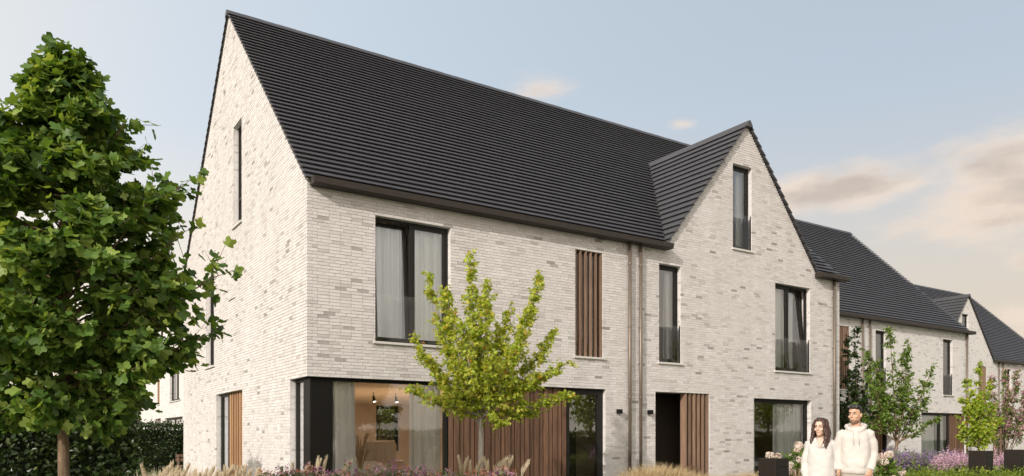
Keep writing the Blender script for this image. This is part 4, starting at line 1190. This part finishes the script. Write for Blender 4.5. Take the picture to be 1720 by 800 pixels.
def along(u0, u1, s0, s1):
    p = [CAM + FWD * s + RGT * ((u - 860) / 1297 * s) for u, s in ((u0, s0), (u1, s1))]
    return (p[0].x, p[0].y, p[1].x, p[1].y)
grass_strip('feather_grass', 'pale feather grass along the foot of the white gable', (*along(235, 452, 12.8, 12.2), .45), 4200, .86, 'plume', 51, .22)
grass_strip('feather_grass', 'tan feather grass below the front door', (*along(1045, 1285, 15.2, 14.8), .6), 8000, .85, 'feather_grass', 52, .26)
grass_strip('grass', 'green border grass below the maple tree', (*along(700, 1060, 12.6, 13.6), .5), 5200, .82, 'leaf_green', 53, .22, .006)
grass_strip('feather_grass', 'tan grass between the mailboxes behind the couple', (*along(1270, 1500, 13.6, 13.2), .4), 4200, .85, 'feather_grass', 54, .24)
spots = []
rs0 = random.Random(9)
for (u, s, h) in ((487, 12.6, 1.1), (492, 12.7, 1.08), (518, 12.6, 1.13), (527, 12.7, 1.17), (536, 12.7, 1.2), (553, 12.6, 1.12), (566, 12.8, 1.1), (770, 13, 1.17), (779, 13.1, 1.2), (784, 13, 1.16), (796, 13.1, 1.18), (825, 13, 1.16), (836, 13, 1.18), (848, 13.1, 1.16), (858, 13, 1.12), (818, 12.9, 1.1), (790, 12.9, 1.1), (840, 12.9, 1.08)):
    p = CAM + FWD * s + RGT * ((u - 860) / 1297 * s); spots.append((p.x, p.y, h))
for k in range(46):
    u = rs0.uniform(235, 440); s = rs0.uniform(12.1, 13.2); p = CAM + FWD * s + RGT * ((u - 860) / 1297 * s); spots.append((p.x, p.y, rs0.uniform(.86, 1.08)))
plumes('plume_grass', 'cream plumes of ornamental grass rising from the front beds', spots)

def flower_bed(name, label, strip, n, h, petal, leaf, seed, fsize=.03, cluster=14, hvar=.14, leafn=3, spike=False, csize=.055):
    rs = np.random.default_rng(seed); x0, y0, x1, y1, w = strip
    root = empty(name, ((x0 + x1) / 2, (y0 + y1) / 2, 0)); tag(root, label, 'flower bed', kind='stuff')
    o_ = np.array([(x0 + x1) / 2, (y0 + y1) / 2, 0])
    dx, dy = x1 - x0, y1 - y0; ln = math.hypot(dx, dy)
    t = rs.uniform(0, 1, n); s = rs.uniform(-1, 1, n)
    C_ = np.stack([x0 + dx * t - dy / ln * s * w, y0 + dy * t + dx / ln * s * w, h + rs.normal(0, hvar * .5, n) + .5 * hvar * np.sin(t * ln * 2.6) * np.sin(t * ln * 1.1 + 2)], 1) - o_
    if spike:
        q = np.repeat(C_, cluster, 0); q[:, 2] -= np.tile(np.linspace(0, .2, cluster), n); q += rs.normal(0, .008, q.shape)
    else:
        q = np.repeat(C_, cluster, 0) + rs.normal(0, csize * .6, (n * cluster, 3)) * np.array([1, 1, .6])
    hue = np.repeat(np.clip(rs.uniform(0, 1, n), 0, 1), cluster) + rs.normal(0, .07, n * cluster)
    D_ = rs.normal(0, 1, q.shape); D_[:, 2] += .5
    add_leaves('blossoms', root, q, D_, np.array([0, 0, .6]) + 0 * q, rs.uniform(.7, 1.3, len(q)) * fsize, 'diamond' if spike else 'oval', petal, rs, np.clip(hue, 0, 1))
    lq = np.repeat(C_, leafn * 4, 0); lq[:, 2] *= np.tile(rs.uniform(.25, .95, leafn * 4), n); lq[:, :2] += rs.normal(0, .07, (len(lq), 2))
    D2 = rs.normal(0, .6, lq.shape); D2[:, 2] += .5
    add_leaves('foliage', root, lq, D2, np.array([0, 0, .4]) + 0 * lq, rs.uniform(.6, 1.3, len(lq)) * .085, 'diamond', leaf, rs)
    return root
flower_bed('flower_bed', 'bed of purple, pink and orange flowers below the corner window', (*along(440, 858, 11.6, 12.2), .35), 260, .80, 'petal_mixed', 'sage', 61, .034, 13)
flower_bed('lavender', 'purple lavender in front of the second house', (*along(1490, 1610, 18.5, 18.5), .6), 650, .86, 'lavender', 'sage', 62, .03, 18, .22, 2, True)
flower_bed('lavender', 'pale pink flower spikes around the right hand mailboxes', (*along(1570, 1700, 17.2, 17.0), .4), 520, .86, 'lavender_pink', 'sage', 63, .036, 18, .2, 2, True)

# ---- hydrangeas: every bloom a part
def hydrangea(label, loc, blooms, rx, ry, h, seed):
    rs = np.random.default_rng(seed)
    root = empty('hydrangea_bush', loc); tag(root, label, 'shrub', 'hydrangeas in the front gardens')
    n = 1500
    a = rs.uniform(0, 6.28, n); e = np.arccos(rs.uniform(0, 1, n)); k = rs.uniform(.55, 1.0, n)
    p = np.stack([np.cos(a) * np.sin(e) * rx * k, np.sin(a) * np.sin(e) * ry * k, .12 + np.cos(e) * (h - .16) * k], 1)
    D_ = np.stack([np.cos(a), np.sin(a), rs.normal(0, .5, n)], 1) + rs.normal(0, .5, (n, 3))
    add_leaves('foliage', root, p, D_, np.array([0, 0, .8]) + 0 * p, rs.uniform(.06, .12, n), 'oval', 'leaf_green', rs)
    b = MB()
    for i in range(9):
        aa = i * .7; b.tube([(0, 0, 0), (math.cos(aa) * rx * .6, math.sin(aa) * ry * .6, h * .8)], [.012, .005], 5)
    b.build('stems', 'bark_brown', root)
    me = []
    for v in range(4):
        nn = 90; g = rs.normal(0, 1, (nn, 3)); g /= np.linalg.norm(g, axis=1, keepdims=True)
        q = g * np.array([.075, .075, .058]) * rs.uniform(.8, 1.05, (nn, 1))
        me.append(leaf_mesh('bloom', q, leaf_frames(np.cross(g, rs.normal(0, 1, (nn, 3))), g, rs), rs.uniform(.035, .05, nn), 'oval', 'petal_hydrangea', np.clip(rs.normal(.3 + .15 * v, .2, nn), 0, 1), rs))
    for i in range(blooms):
        aa = rs.uniform(0, 6.28); ee = math.acos(rs.uniform(.25, 1.0))
        link_mesh('bloom', me[i % 4], root, (math.cos(aa) * math.sin(ee) * rx, math.sin(aa) * math.sin(ee) * ry, .14 + math.cos(ee) * (h - .14)), (rs.normal(0, .3), rs.normal(0, .3), rs.uniform(0, 6)), (rs.uniform(.8, 1.25),) * 3)
    return root
def spot(u, s): p = CAM + FWD * s + RGT * ((u - 860) / 1297 * s); return (p.x, p.y, 0)
hydrangea('pink white hydrangea directly behind the left mailbox pillar', spot(1306, 13.4), 24, .32, .32, 1.15, 71)
hydrangea('pink white hydrangea between the left mailbox pillar and the woman', spot(1346, 13.8), 30, .42, .36, 1.28, 72)
hydrangea('white hydrangea to the right of the man', spot(1489, 13.0), 26, .26, .3, 1.12, 73)

# ---- mailbox pillars
for (x, y, h, lb) in ((5.08 + .165, -7.05 + .165, 1.07, 'dark square mailbox pillar left of the woman, hydrangea behind it'), (7.95, -7.0, 1.08, 'dark mailbox pillar half hidden behind the man'),
                  (11.72, -6.9, 1.13, 'dark mailbox pillar in the lavender, left one of the right hand pair'), (13.1, -6.95, 1.14, 'dark mailbox pillar cut by the right edge of the picture')):
    r = empty('mailbox_pillar', (x, y, 0)); tag(r, lb, 'mailbox', 'mailbox pillars along the pavement')
    b = MB(); b.box(-.165, .165, -.165, .165, 0, h); b.build('body', 'mailbox', r, bevel=.006)
    b = MB(); b.box(-.13, .13, -.172, -.1655, h - .36, h - .07); f = b.build('flap', 'frame', r, bevel=.002)
    b = MB(); b.box(-.09, .09, -.1735, -.1722, h - .14, h - .12); b.build('slot', 'black_metal', f)

# ---- garden bench by the far hedge
p = spot(297, 26)
r = empty('garden_bench', (p[0] + .75, p[1] + .3, 0), R(0)); tag(r, 'small wooden bench half hidden behind the left edge of the house', 'bench')
for k in range(3):
    b = MB(); b.box(-.7, .7, -.2 + k * .14, -.08 + k * .14, .42, .45); b.build('seat_board', 'wood_slat', r)
for k in range(2):
    b = MB(); b.box(-.7, .7, .2, .23, .58 + k * .14, .68 + k * .14); b.build('back_board', 'wood_slat', r)
for x in (-.62, .62):
    for y in (-.18, .2):
        b = MB(); b.box(x - .03, x + .03, y - .03, y + .03 - .005, 0, .42 if y < 0 else .8); b.build('leg', 'wood_slat', r)

# ---------------------------------------------------------------- the couple
simple('skin_man', (.50, .30, .20), .5, noise=40, amount=.06)
simple('skin_woman', (.58, .38, .29), .5, noise=40, amount=.05)
simple('hair_black', (.012, .009, .008), .45, noise=60, amount=.5, bump=.4)
simple('hair_brown', (.045, .020, .014), .42, noise=50, amount=.5, bump=.4)
simple('hoodie', (.51, .48, .445), .95, noise=7, amount=.05, bump=.25)
simple('blouse', (.50, .485, .465), .9, noise=7, amount=.04, bump=.2)
simple('trousers', (.33, .29, .25), .9, noise=20, amount=.1)
simple('jeans', (.34, .40, .47), .9, noise=25, amount=.15)
simple('shoe', (.6, .58, .55), .7, noise=20, amount=.1)
simple('lips', (.42, .15, .12), .5); simple('eye_white', (.75, .72, .68), .3); simple('iris', (.03, .018, .012), .2); simple('teeth', (.8, .77, .7), .3)
fold_tex = bpy.data.textures.new('folds', 'CLOUDS'); fold_tex.noise_scale = .14; fold_tex.noise_depth = 1
lock_tex = bpy.data.textures.new('locks', 'CLOUDS'); lock_tex.noise_scale = .018; lock_tex.noise_depth = 2

def fuse(mb, name, m, parent, voxel, folds=0, tex=None, smooth_it=4):
    o = mb.build(name, m, parent, True)
    r = o.modifiers.new('fuse', 'REMESH'); r.mode = 'VOXEL'; r.voxel_size = voxel; r.use_smooth_shade = True
    s = o.modifiers.new('soft', 'SMOOTH'); s.iterations = smooth_it; s.factor = .5
    if folds:
        d = o.modifiers.new('folds', 'DISPLACE'); d.texture = tex or fold_tex; d.strength = folds; d.mid_level = .5; d.texture_coords = 'LOCAL'
    return o
def ering(c, rx, rf, rb, n=20, T=None):
    c = Vector(c); out = []
    for j in range(n):
        a = 2 * math.pi * j / n; y = math.sin(a)
        p = c + Vector((math.cos(a) * rx, y * (rb if y > 0 else rf), 0)); out.append(T @ p if T else p)
    return out

def hand(mb, wrist, direction, curl_to, side, scale=1.0):
    """palm and five fingers of different lengths; side: +1 thumb towards +x"""
    w = Vector(wrist); d = Vector(direction).normalized(); c = Vector(curl_to).normalized()
    x = d.cross(c).normalized() * side
    pal = w + d * .085 * scale
    mb.loft([[w + x * (math.cos(a) * .026 * scale) + c * (math.sin(a) * .018 * scale) for a in np.linspace(0, 2 * math.pi, 10, endpoint=False)],
             [w + d * .045 * scale + x * (math.cos(a) * .036 * scale) + c * (math.sin(a) * .016 * scale) for a in np.linspace(0, 2 * math.pi, 10, endpoint=False)],
             [pal + x * (math.cos(a) * .038 * scale) + c * (math.sin(a) * .013 * scale) for a in np.linspace(0, 2 * math.pi, 10, endpoint=False)]])
    for k, (off, ln) in enumerate(((.031, .068), (.0105, .078), (-.0105, .072), (-.031, .056))):
        b0 = pal - d * .012 + x * off * scale; l = ln * scale
        b1 = b0 + d * l * .45 + c * l * .12; b2 = b1 + d * l * .22 + c * l * .34; b3 = b2 - d * l * .05 + c * l * .26
        mb.tube([b0, b1, b2, b3], [.0095 * scale, .009 * scale, .0082 * scale, .0065 * scale], 8)
    t0 = w + d * .03 * scale + x * .028 * scale
    mb.tube([t0, t0 + d * .03 * scale + x * .022 * scale + c * .01, t0 + d * .058 * scale + x * .022 * scale + c * .03], [.013 * scale, .011 * scale, .008 * scale], 8)

def head_on(mb, center, turn, tilt, s, female):
    T = Matrix.Translation(Vector(center)) @ Matrix.Rotation(turn, 4, 'Z') @ Matrix.Rotation(tilt, 4, 'X') @ Matrix.Scale(s, 4)
    k = .94 if female else 1.0
    rows = [(-.118, .024, .080, .0), (-.108, .042 * k, .092, .02), (-.085, .054 * k, .095, .04), (-.055, .063 * k, .095, .062), (-.02, .070, .093, .088), (.015, .0735, .090, .1), (.05, .075, .092, .104), (.08, .068, .083, .096), (.103, .05, .06, .072), (.116, .02, .02, .03)]
    mb.loft([ering((0, 0, z), rx, rf, rb, 20, T) for z, rx, rf, rb in rows])
    nose = [(.028, .007, .094), (.005, .010, .102), (-.018, .014, .114), (-.03, .017, .112), (-.037, .012, .098)]
    mb.loft([[T @ Vector((math.cos(a) * rx, -yy + math.sin(a) * .012, z)) for a in np.linspace(0, 2 * math.pi, 8, endpoint=False)] for z, rx, yy in nose])
    for sx in (-1, 1):
        mb.blob(T @ Vector((sx * .076, .012, -.005)), .012 * s, .02 * s, .032 * s, 8, 6)
        mb.blob(T @ Vector((sx * .042, -.068, -.028)), .024 * s, .022 * s, .02 * s, 8, 6)
    mb.blob(T @ Vector((0, -.082, .042)), .05 * s, .014 * s, .012 * s, 8, 6)
    return T

def face_parts(T, root, brow_m, female):
    rot = T.to_3x3().normalized()
    for sx in (-1, 1):
        b = MB(); b.blob(T @ Vector((sx * .031, -.086, .008)), .0125, .009, .0055, 10, 7, rot=rot); e = b.build('eye', 'eye_white', root, True)
        b = MB(); b.blob(T @ Vector((sx * .031, -.0945, .0075)), .0058, .003, .0056, 8, 6, rot=rot); b.build('iris', 'iris', e, True)
        b = MB(); b.tube([T @ Vector((sx * .013, -.096, .027)), T @ Vector((sx * .032, -.097, .034)), T @ Vector((sx * .052, -.082, .027))], [.003, .0036, .002] if not female else [.002, .0024, .0015], 6); b.build('eyebrow', brow_m, root, True)
        b = MB(); b.tube([T @ Vector((sx * .016, -.0945, .0145)), T @ Vector((sx * .031, -.0965, .0175)), T @ Vector((sx * .047, -.085, .0125))], [.002, .003, .0018], 6); b.build('eyelash', brow_m, root, True)
    b = MB(); b.tube([T @ Vector((-.026, -.087, -.056)), T @ Vector((-.012, -.0985, -.0635)), T @ Vector((0, -.1005, -.065)), T @ Vector((.012, -.0985, -.0635)), T @ Vector((.026, -.087, -.056))], [.002, .0055, .0065, .0055, .002], 8)
    b.build('lips', 'lips', root, True)
    b = MB(); b.tube([T @ Vector((-.017, -.1005, -.059)), T @ Vector((0, -.1085, -.0625)), T @ Vector((.017, -.1005, -.059))], [.0015, .003, .0015], 6); b.build('teeth', 'teeth', root, True)

CX = CAM + FWD * 10.0 + RGT * ((1408 - 860) / 1297 * 10.0)
toc = Vector((CAM.x - CX.x, CAM.y - CX.y, 0)).normalized()
PRZ = math.atan2(toc.x, -toc.y)
def person_root(x, label):
    rt = Matrix.Rotation(PRZ, 3, 'Z') @ Vector((x, 0, 0))
    r = empty('person', (CX.x + rt.x, CX.y + rt.y, .11), PRZ); return tag(r, label, 'person')
GZ = .11        # pavement height: local z = world z - GZ

def man():
    root = person_root(.205, 'man in a cream hoodie holding the hand of the woman beside him')
    Z = lambda z: z - GZ
    b = MB()
    T = head_on(b, (-.005, -.02, Z(1.69)), R(-24), R(0), .96, False)
    b.loft([ering((0, .01, Z(z)), rx, rf, rb, 16) for z, rx, rf, rb in ((1.40, .10, .07, .08), (1.49, .075, .062, .065), (1.53, .058, .055, .058), (1.60, .056, .052, .06), (1.66, .054, .05, .06))])
    b.loft([ering((0, .0, Z(z)), rx, r, r, 16) for z, rx, r in ((.9, .15, .1), (1.1, .15, .1), (1.3, .17, .105), (1.42, .15, .09), (1.46, .08, .06))])
    arms = {-1: [(-.165, .01, 1.445), (-.20, .03, 1.17), (-.19, -.03, .99)], 1: [(.165, .01, 1.445), (.215, .05, 1.18), (.165, -.06, 1.0)]}
    for k, a in arms.items(): b.tube([(x, y, Z(z)) for x, y, z in a], [.04, .033, .026], 10)
    hand(b, (-.19, -.035, Z(1.0)), (-.02 if True else 0, -.12, -1), (-.9, .1, -.05), -1)
    hand(b, (.165, -.065, Z(1.0)), (-.25, -.1, -1), (-.3, .6, 0), 1)
    for sx in (-1, 1):
        b.tube([(sx * .085, 0, Z(.95)), (sx * .09, -.01, Z(.55)), (sx * .095, .02, Z(.2))], [.075, .05, .036], 12)
    fuse(b, 'body', 'skin_man', root, .0055, smooth_it=2)
    face_parts(T, root, 'hair_black', False)
    h = MB()
    h.loft([ering((-.0, -.0, 0 + z), rx, rf, rb, 18, T) for z, rx, rf, rb in ((-.06, .066, -.035, .085), (-.03, .076, -.02, .102), (.0, .080, .0, .112), (.03, .0815, .03, .116), (.058, .082, .055, .116), (.078, .080, .088, .112), (.1, .074, .092, .1), (.12, .06, .085, .08), (.134, .04, .06, .05), (.14, .015, .02, .02))])
    for i in range(12):
        x = -.06 + i * .011; h.tube([T @ Vector((x, -.04, .11)), T @ Vector((x - .006, -.082, .112 + .008 * math.sin(i * 2.1))), T @ Vector((x - .008, -.09, .09 + .01 * math.sin(i * 1.7)))], [.018, .014, .007], 6)
    fuse(h, 'hair', 'hair_black', root, .006, .014, lock_tex, 1)
    bd = MB(); bd.loft([ering((0, 0, z), rx, rf, rb, 18, T) for z, rx, rf, rb in ((-.1205, .022, .081, .0), (-.110, .0435, .0935, .0), (-.086, .0555, .0965, -.01), (-.074, .059, .0955, -.015))])
    m_, N, L, o = new_mat('stubble'); pr = principled(N, L, None, (.10, .06, .045), .7); tr = N.new('ShaderNodeBsdfTransparent'); mx = N.new('ShaderNodeMixShader'); mx.inputs[0].default_value = .42
    L.new(tr.outputs[0], mx.inputs[1]); L.new(pr.outputs[0], mx.inputs[2]); L.new(mx.outputs[0], o.inputs[0]); M['stubble'] = m_
    bd.build('beard', 'stubble', root, True)
    c = MB()
    c.loft([ering((0, .0, Z(z)), rx, rf, rb, 24) for z, rx, rf, rb in ((.935, .17, .125, .125), (.95, .178, .135, .13), (.975, .182, .145, .14), (1.0, .176, .145, .14), (1.15, .178, .135, .135), (1.3, .183, .13, .135), (1.40, .183, .122, .13), (1.46, .172, .105, .12), (1.495, .14, .092, .11), (1.525, .10, .08, .10), (1.545, .07, .06, .08))])
    for k, a in arms.items():
        p = [Vector((x, y, Z(z))) for x, y, z in a]
        pts = [p[0] + Vector((-k * .04, 0, .02)), p[0], (p[0] + p[1]) / 2 + Vector((k * .012, 0, 0)), p[1], (p[1] + p[2]) / 2, p[2] + (p[2] - p[1]) * .06]
        c.tube(pts, [.058, .064, .061, .058, .055, .045], 14)
    c.tube([Vector(q) - Vector((0, 0, GZ)) for q in ((-.035, -.1, 1.475), (-.085, -.065, 1.515), (-.11, .02, 1.545), (-.07, .085, 1.545), (0, .115, 1.53), (.07, .085, 1.545), (.11, .02, 1.545), (.085, -.065, 1.515), (.035, -.1, 1.475))], [.02, .03, .036, .05, .055, .05, .036, .03, .02], 10)
    c.blob((0, .12, Z(1.47)), .12, .05, .09, 12, 8)
    c.blob((0, -.12, Z(1.06)), .12, .03, .075, 12, 8)
    fuse(c, 'hoodie', 'hoodie', root, .008, .03, fold_tex, 4)
    for sx in (-1, 1):
        d = MB(); d.tube([(sx * .028, -.112, Z(1.465)), (sx * .034, -.145, Z(1.40)), (sx * .03 + .008, -.15, Z(1.30))], .0042, 6); d.build('drawstring', 'blouse', root, True)
    t = MB()
    t.loft([ering((0, 0, Z(z)), rx, r, r * 1.1, 18) for z, rx, r in ((.78, .165, .11), (.85, .17, .115), (1.0, .155, .105))])
    for sx in (-1, 1): t.tube([(sx * .085, 0, Z(.93)), (sx * .09, -.01, Z(.55)), (sx * .095, .015, Z(.2))], [.092, .07, .06], 14)
    fuse(t, 'trousers', 'trousers', root, .01, .01)
    for sx in (-1, 1):
        s = MB(); s.loft([[(sx * .1 + math.cos(a) * .045 * q, -.06 + math.sin(a) * .13 * q - (.0 if z < .05 else -.04), z) for a in np.linspace(0, 2 * math.pi, 14, endpoint=False)] for z, q in ((.0, 1), (.03, 1.02), (.06, .8), (.1, .62))]); s.build('shoe', 'shoe', root, True)

def woman():
    root = person_root(-.212, 'woman with long brown hair in a white blouse, next to the man')
    Z = lambda z: z - GZ
    b = MB()
    T = head_on(b, (-.0, -.02, Z(1.532)), R(-20), R(3), .93, True)
    b.loft([ering((0, .01, Z(z)), rx, rf, rb, 16) for z, rx, rf, rb in ((1.26, .08, .07, .07), (1.345, .085, .06, .06), (1.39, .05, .048, .05), (1.45, .044, .044, .05), (1.51, .044, .044, .05))])
    b.loft([ering((0, .0, Z(z)), rx, r, r, 16) for z, rx, r in ((.85, .145, .1), (1.0, .115, .085), (1.15, .125, .09), (1.28, .14, .085), (1.34, .09, .06))])
    arms = {-1: [(-.14, .01, 1.325), (-.185, .02, 1.06), (-.185, -.04, .87)], 1: [(.14, .01, 1.325), (.19, .04, 1.1), (.205, -.02, .985)]}
    for k, a in arms.items(): b.tube([(x, y, Z(z)) for x, y, z in a], [.033, .028, .022], 10)
    hand(b, (-.185, -.04, Z(.88)), (0, -.1, -1), (.6, .3, 0), -1, .88)
    hand(b, (.205, -.02, Z(.995)), (.06, -.12, -1), (.9, -.1, -.05), 1, .88)
    for sx in (-1, 1): b.tube([(sx * .08, 0, Z(.88)), (sx * .08, -.01, Z(.5)), (sx * .08, .02, Z(.2))], [.075, .048, .032], 12)
    fuse(b, 'body', 'skin_woman', root, .0055, smooth_it=2)
    face_parts(T, root, 'hair_brown', True)
    h = MB()
    h.loft([ering((0, .0, z), rx, rf, rb, 18, T) for z, rx, rf, rb in ((-.16, .07, -.07, .10), (-.08, .082, -.045, .112), (-.02, .086, -.02, .12), (.03, .087, .01, .122), (.066, .086, .060, .12), (.092, .08, .088, .108), (.115, .066, .085, .09), (.13, .042, .06, .06), (.137, .015, .02, .02))])
    for sx in (-1, 1):
        for i in range(6):
            o_ = i * .011; ph = i * 1.3 + sx
            pts = []
            for q in range(9):
                f = q / 8
                pts.append(T @ Vector((sx * (.052 + .032 * min(1, f * 3.2) + .012 * math.sin(f * 13 + ph) + .012 * f) + sx * o_ * .25, -.065 + .03 * math.sin(f * 3.0) - .05 * f + o_ * 1.6, .082 - f * .375 + .006 * i)))
            h.tube(pts, [.014, .02, .021, .021, .022, .023, .021, .016, .005], 8)
    fuse(h, 'hair', 'hair_brown', root, .006, .016, lock_tex, 1)
    c = MB()
    c.loft([ering((0, .0, Z(z)), rx, rf, rb, 24) for z, rx, rf, rb in ((.86, .185, .15, .14), (.9, .187, .152, .14), (1.0, .175, .145, .135), (1.12, .165, .14, .125), (1.22, .162, .138, .115), (1.30, .155, .108, .105), (1.355, .132, .085, .09), (1.385, .085, .035, .072))])
    for k, a in arms.items():
        p = [Vector((x, y, Z(z))) for x, y, z in a]
        pts = [p[0] + Vector((-k * .04, 0, .015)), p[0], (p[0] + p[1]) / 2, p[1], (p[1] + p[2]) / 2, p[2]]
        c.tube(pts, [.05, .054, .056, .058, .058, .04], 14)
    fuse(c, 'blouse', 'blouse', root, .008, .03, fold_tex, 4)
    v = MB(); v.face([(-.045, -.089, Z(1.368)), (.045, -.089, Z(1.368)), (0, -.143, Z(1.262))]); 
    n = MB(); n.tube([(-.045, -.07, Z(1.385)), (-.025, -.098, Z(1.335)), (0, -.122, Z(1.30)), (.025, -.098, Z(1.335)), (.045, -.07, Z(1.385))], .002, 6); n.blob((0, -.126, Z(1.293)), .007, .004, .009, 8, 6); n.build('necklace', 'downpipe', root, True)
    # open collar: two turned-back flaps either side of a V of skin
    for sx in (-1, 1):
        k = MB(); k.loft([[(sx * (.05 + .012), -.06, Z(1.40)), (sx * .012, -.135, Z(1.268)), (sx * .04, -.128, Z(1.29)), (sx * .085, -.07, Z(1.372))], [(sx * (.05 + .012), -.066, Z(1.403)), (sx * .012, -.145, Z(1.266)), (sx * .04, -.138, Z(1.288)), (sx * .085, -.078, Z(1.374))]]); k.build('collar', 'blouse', root, bevel=.002)
    s = MB(); s.loft([[(-.045, -.085, Z(1.375)), (.045, -.085, Z(1.375)), (0, -.147, Z(1.262))], [(-.04, -.05, Z(1.375)), (.04, -.05, Z(1.375)), (0, -.11, Z(1.262))]]); s.build('neckline', 'skin_woman', root, bevel=.004)
    t = MB()
    t.loft([ering((0, 0, Z(z)), rx, r, r * 1.1, 18) for z, rx, r in ((.72, .165, .115), (.8, .168, .115), (.98, .125, .095))])
    for sx in (-1, 1): t.tube([(sx * .08, 0, Z(.86)), (sx * .08, -.01, Z(.5)), (sx * .08, .015, Z(.18))], [.088, .062, .055], 14)
    fuse(t, 'jeans', 'jeans', root, .01, .008)
    for sx in (-1, 1):
        s = MB(); s.loft([[(sx * .085 + math.cos(a) * .038 * q, -.05 + math.sin(a) * .115 * q - (.0 if z < .05 else -.035), z) for a in np.linspace(0, 2 * math.pi, 14, endpoint=False)] for z, q in ((.0, 1), (.025, 1.02), (.05, .8), (.09, .6))]); s.build('shoe', 'shoe', root, True)
man(); woman()
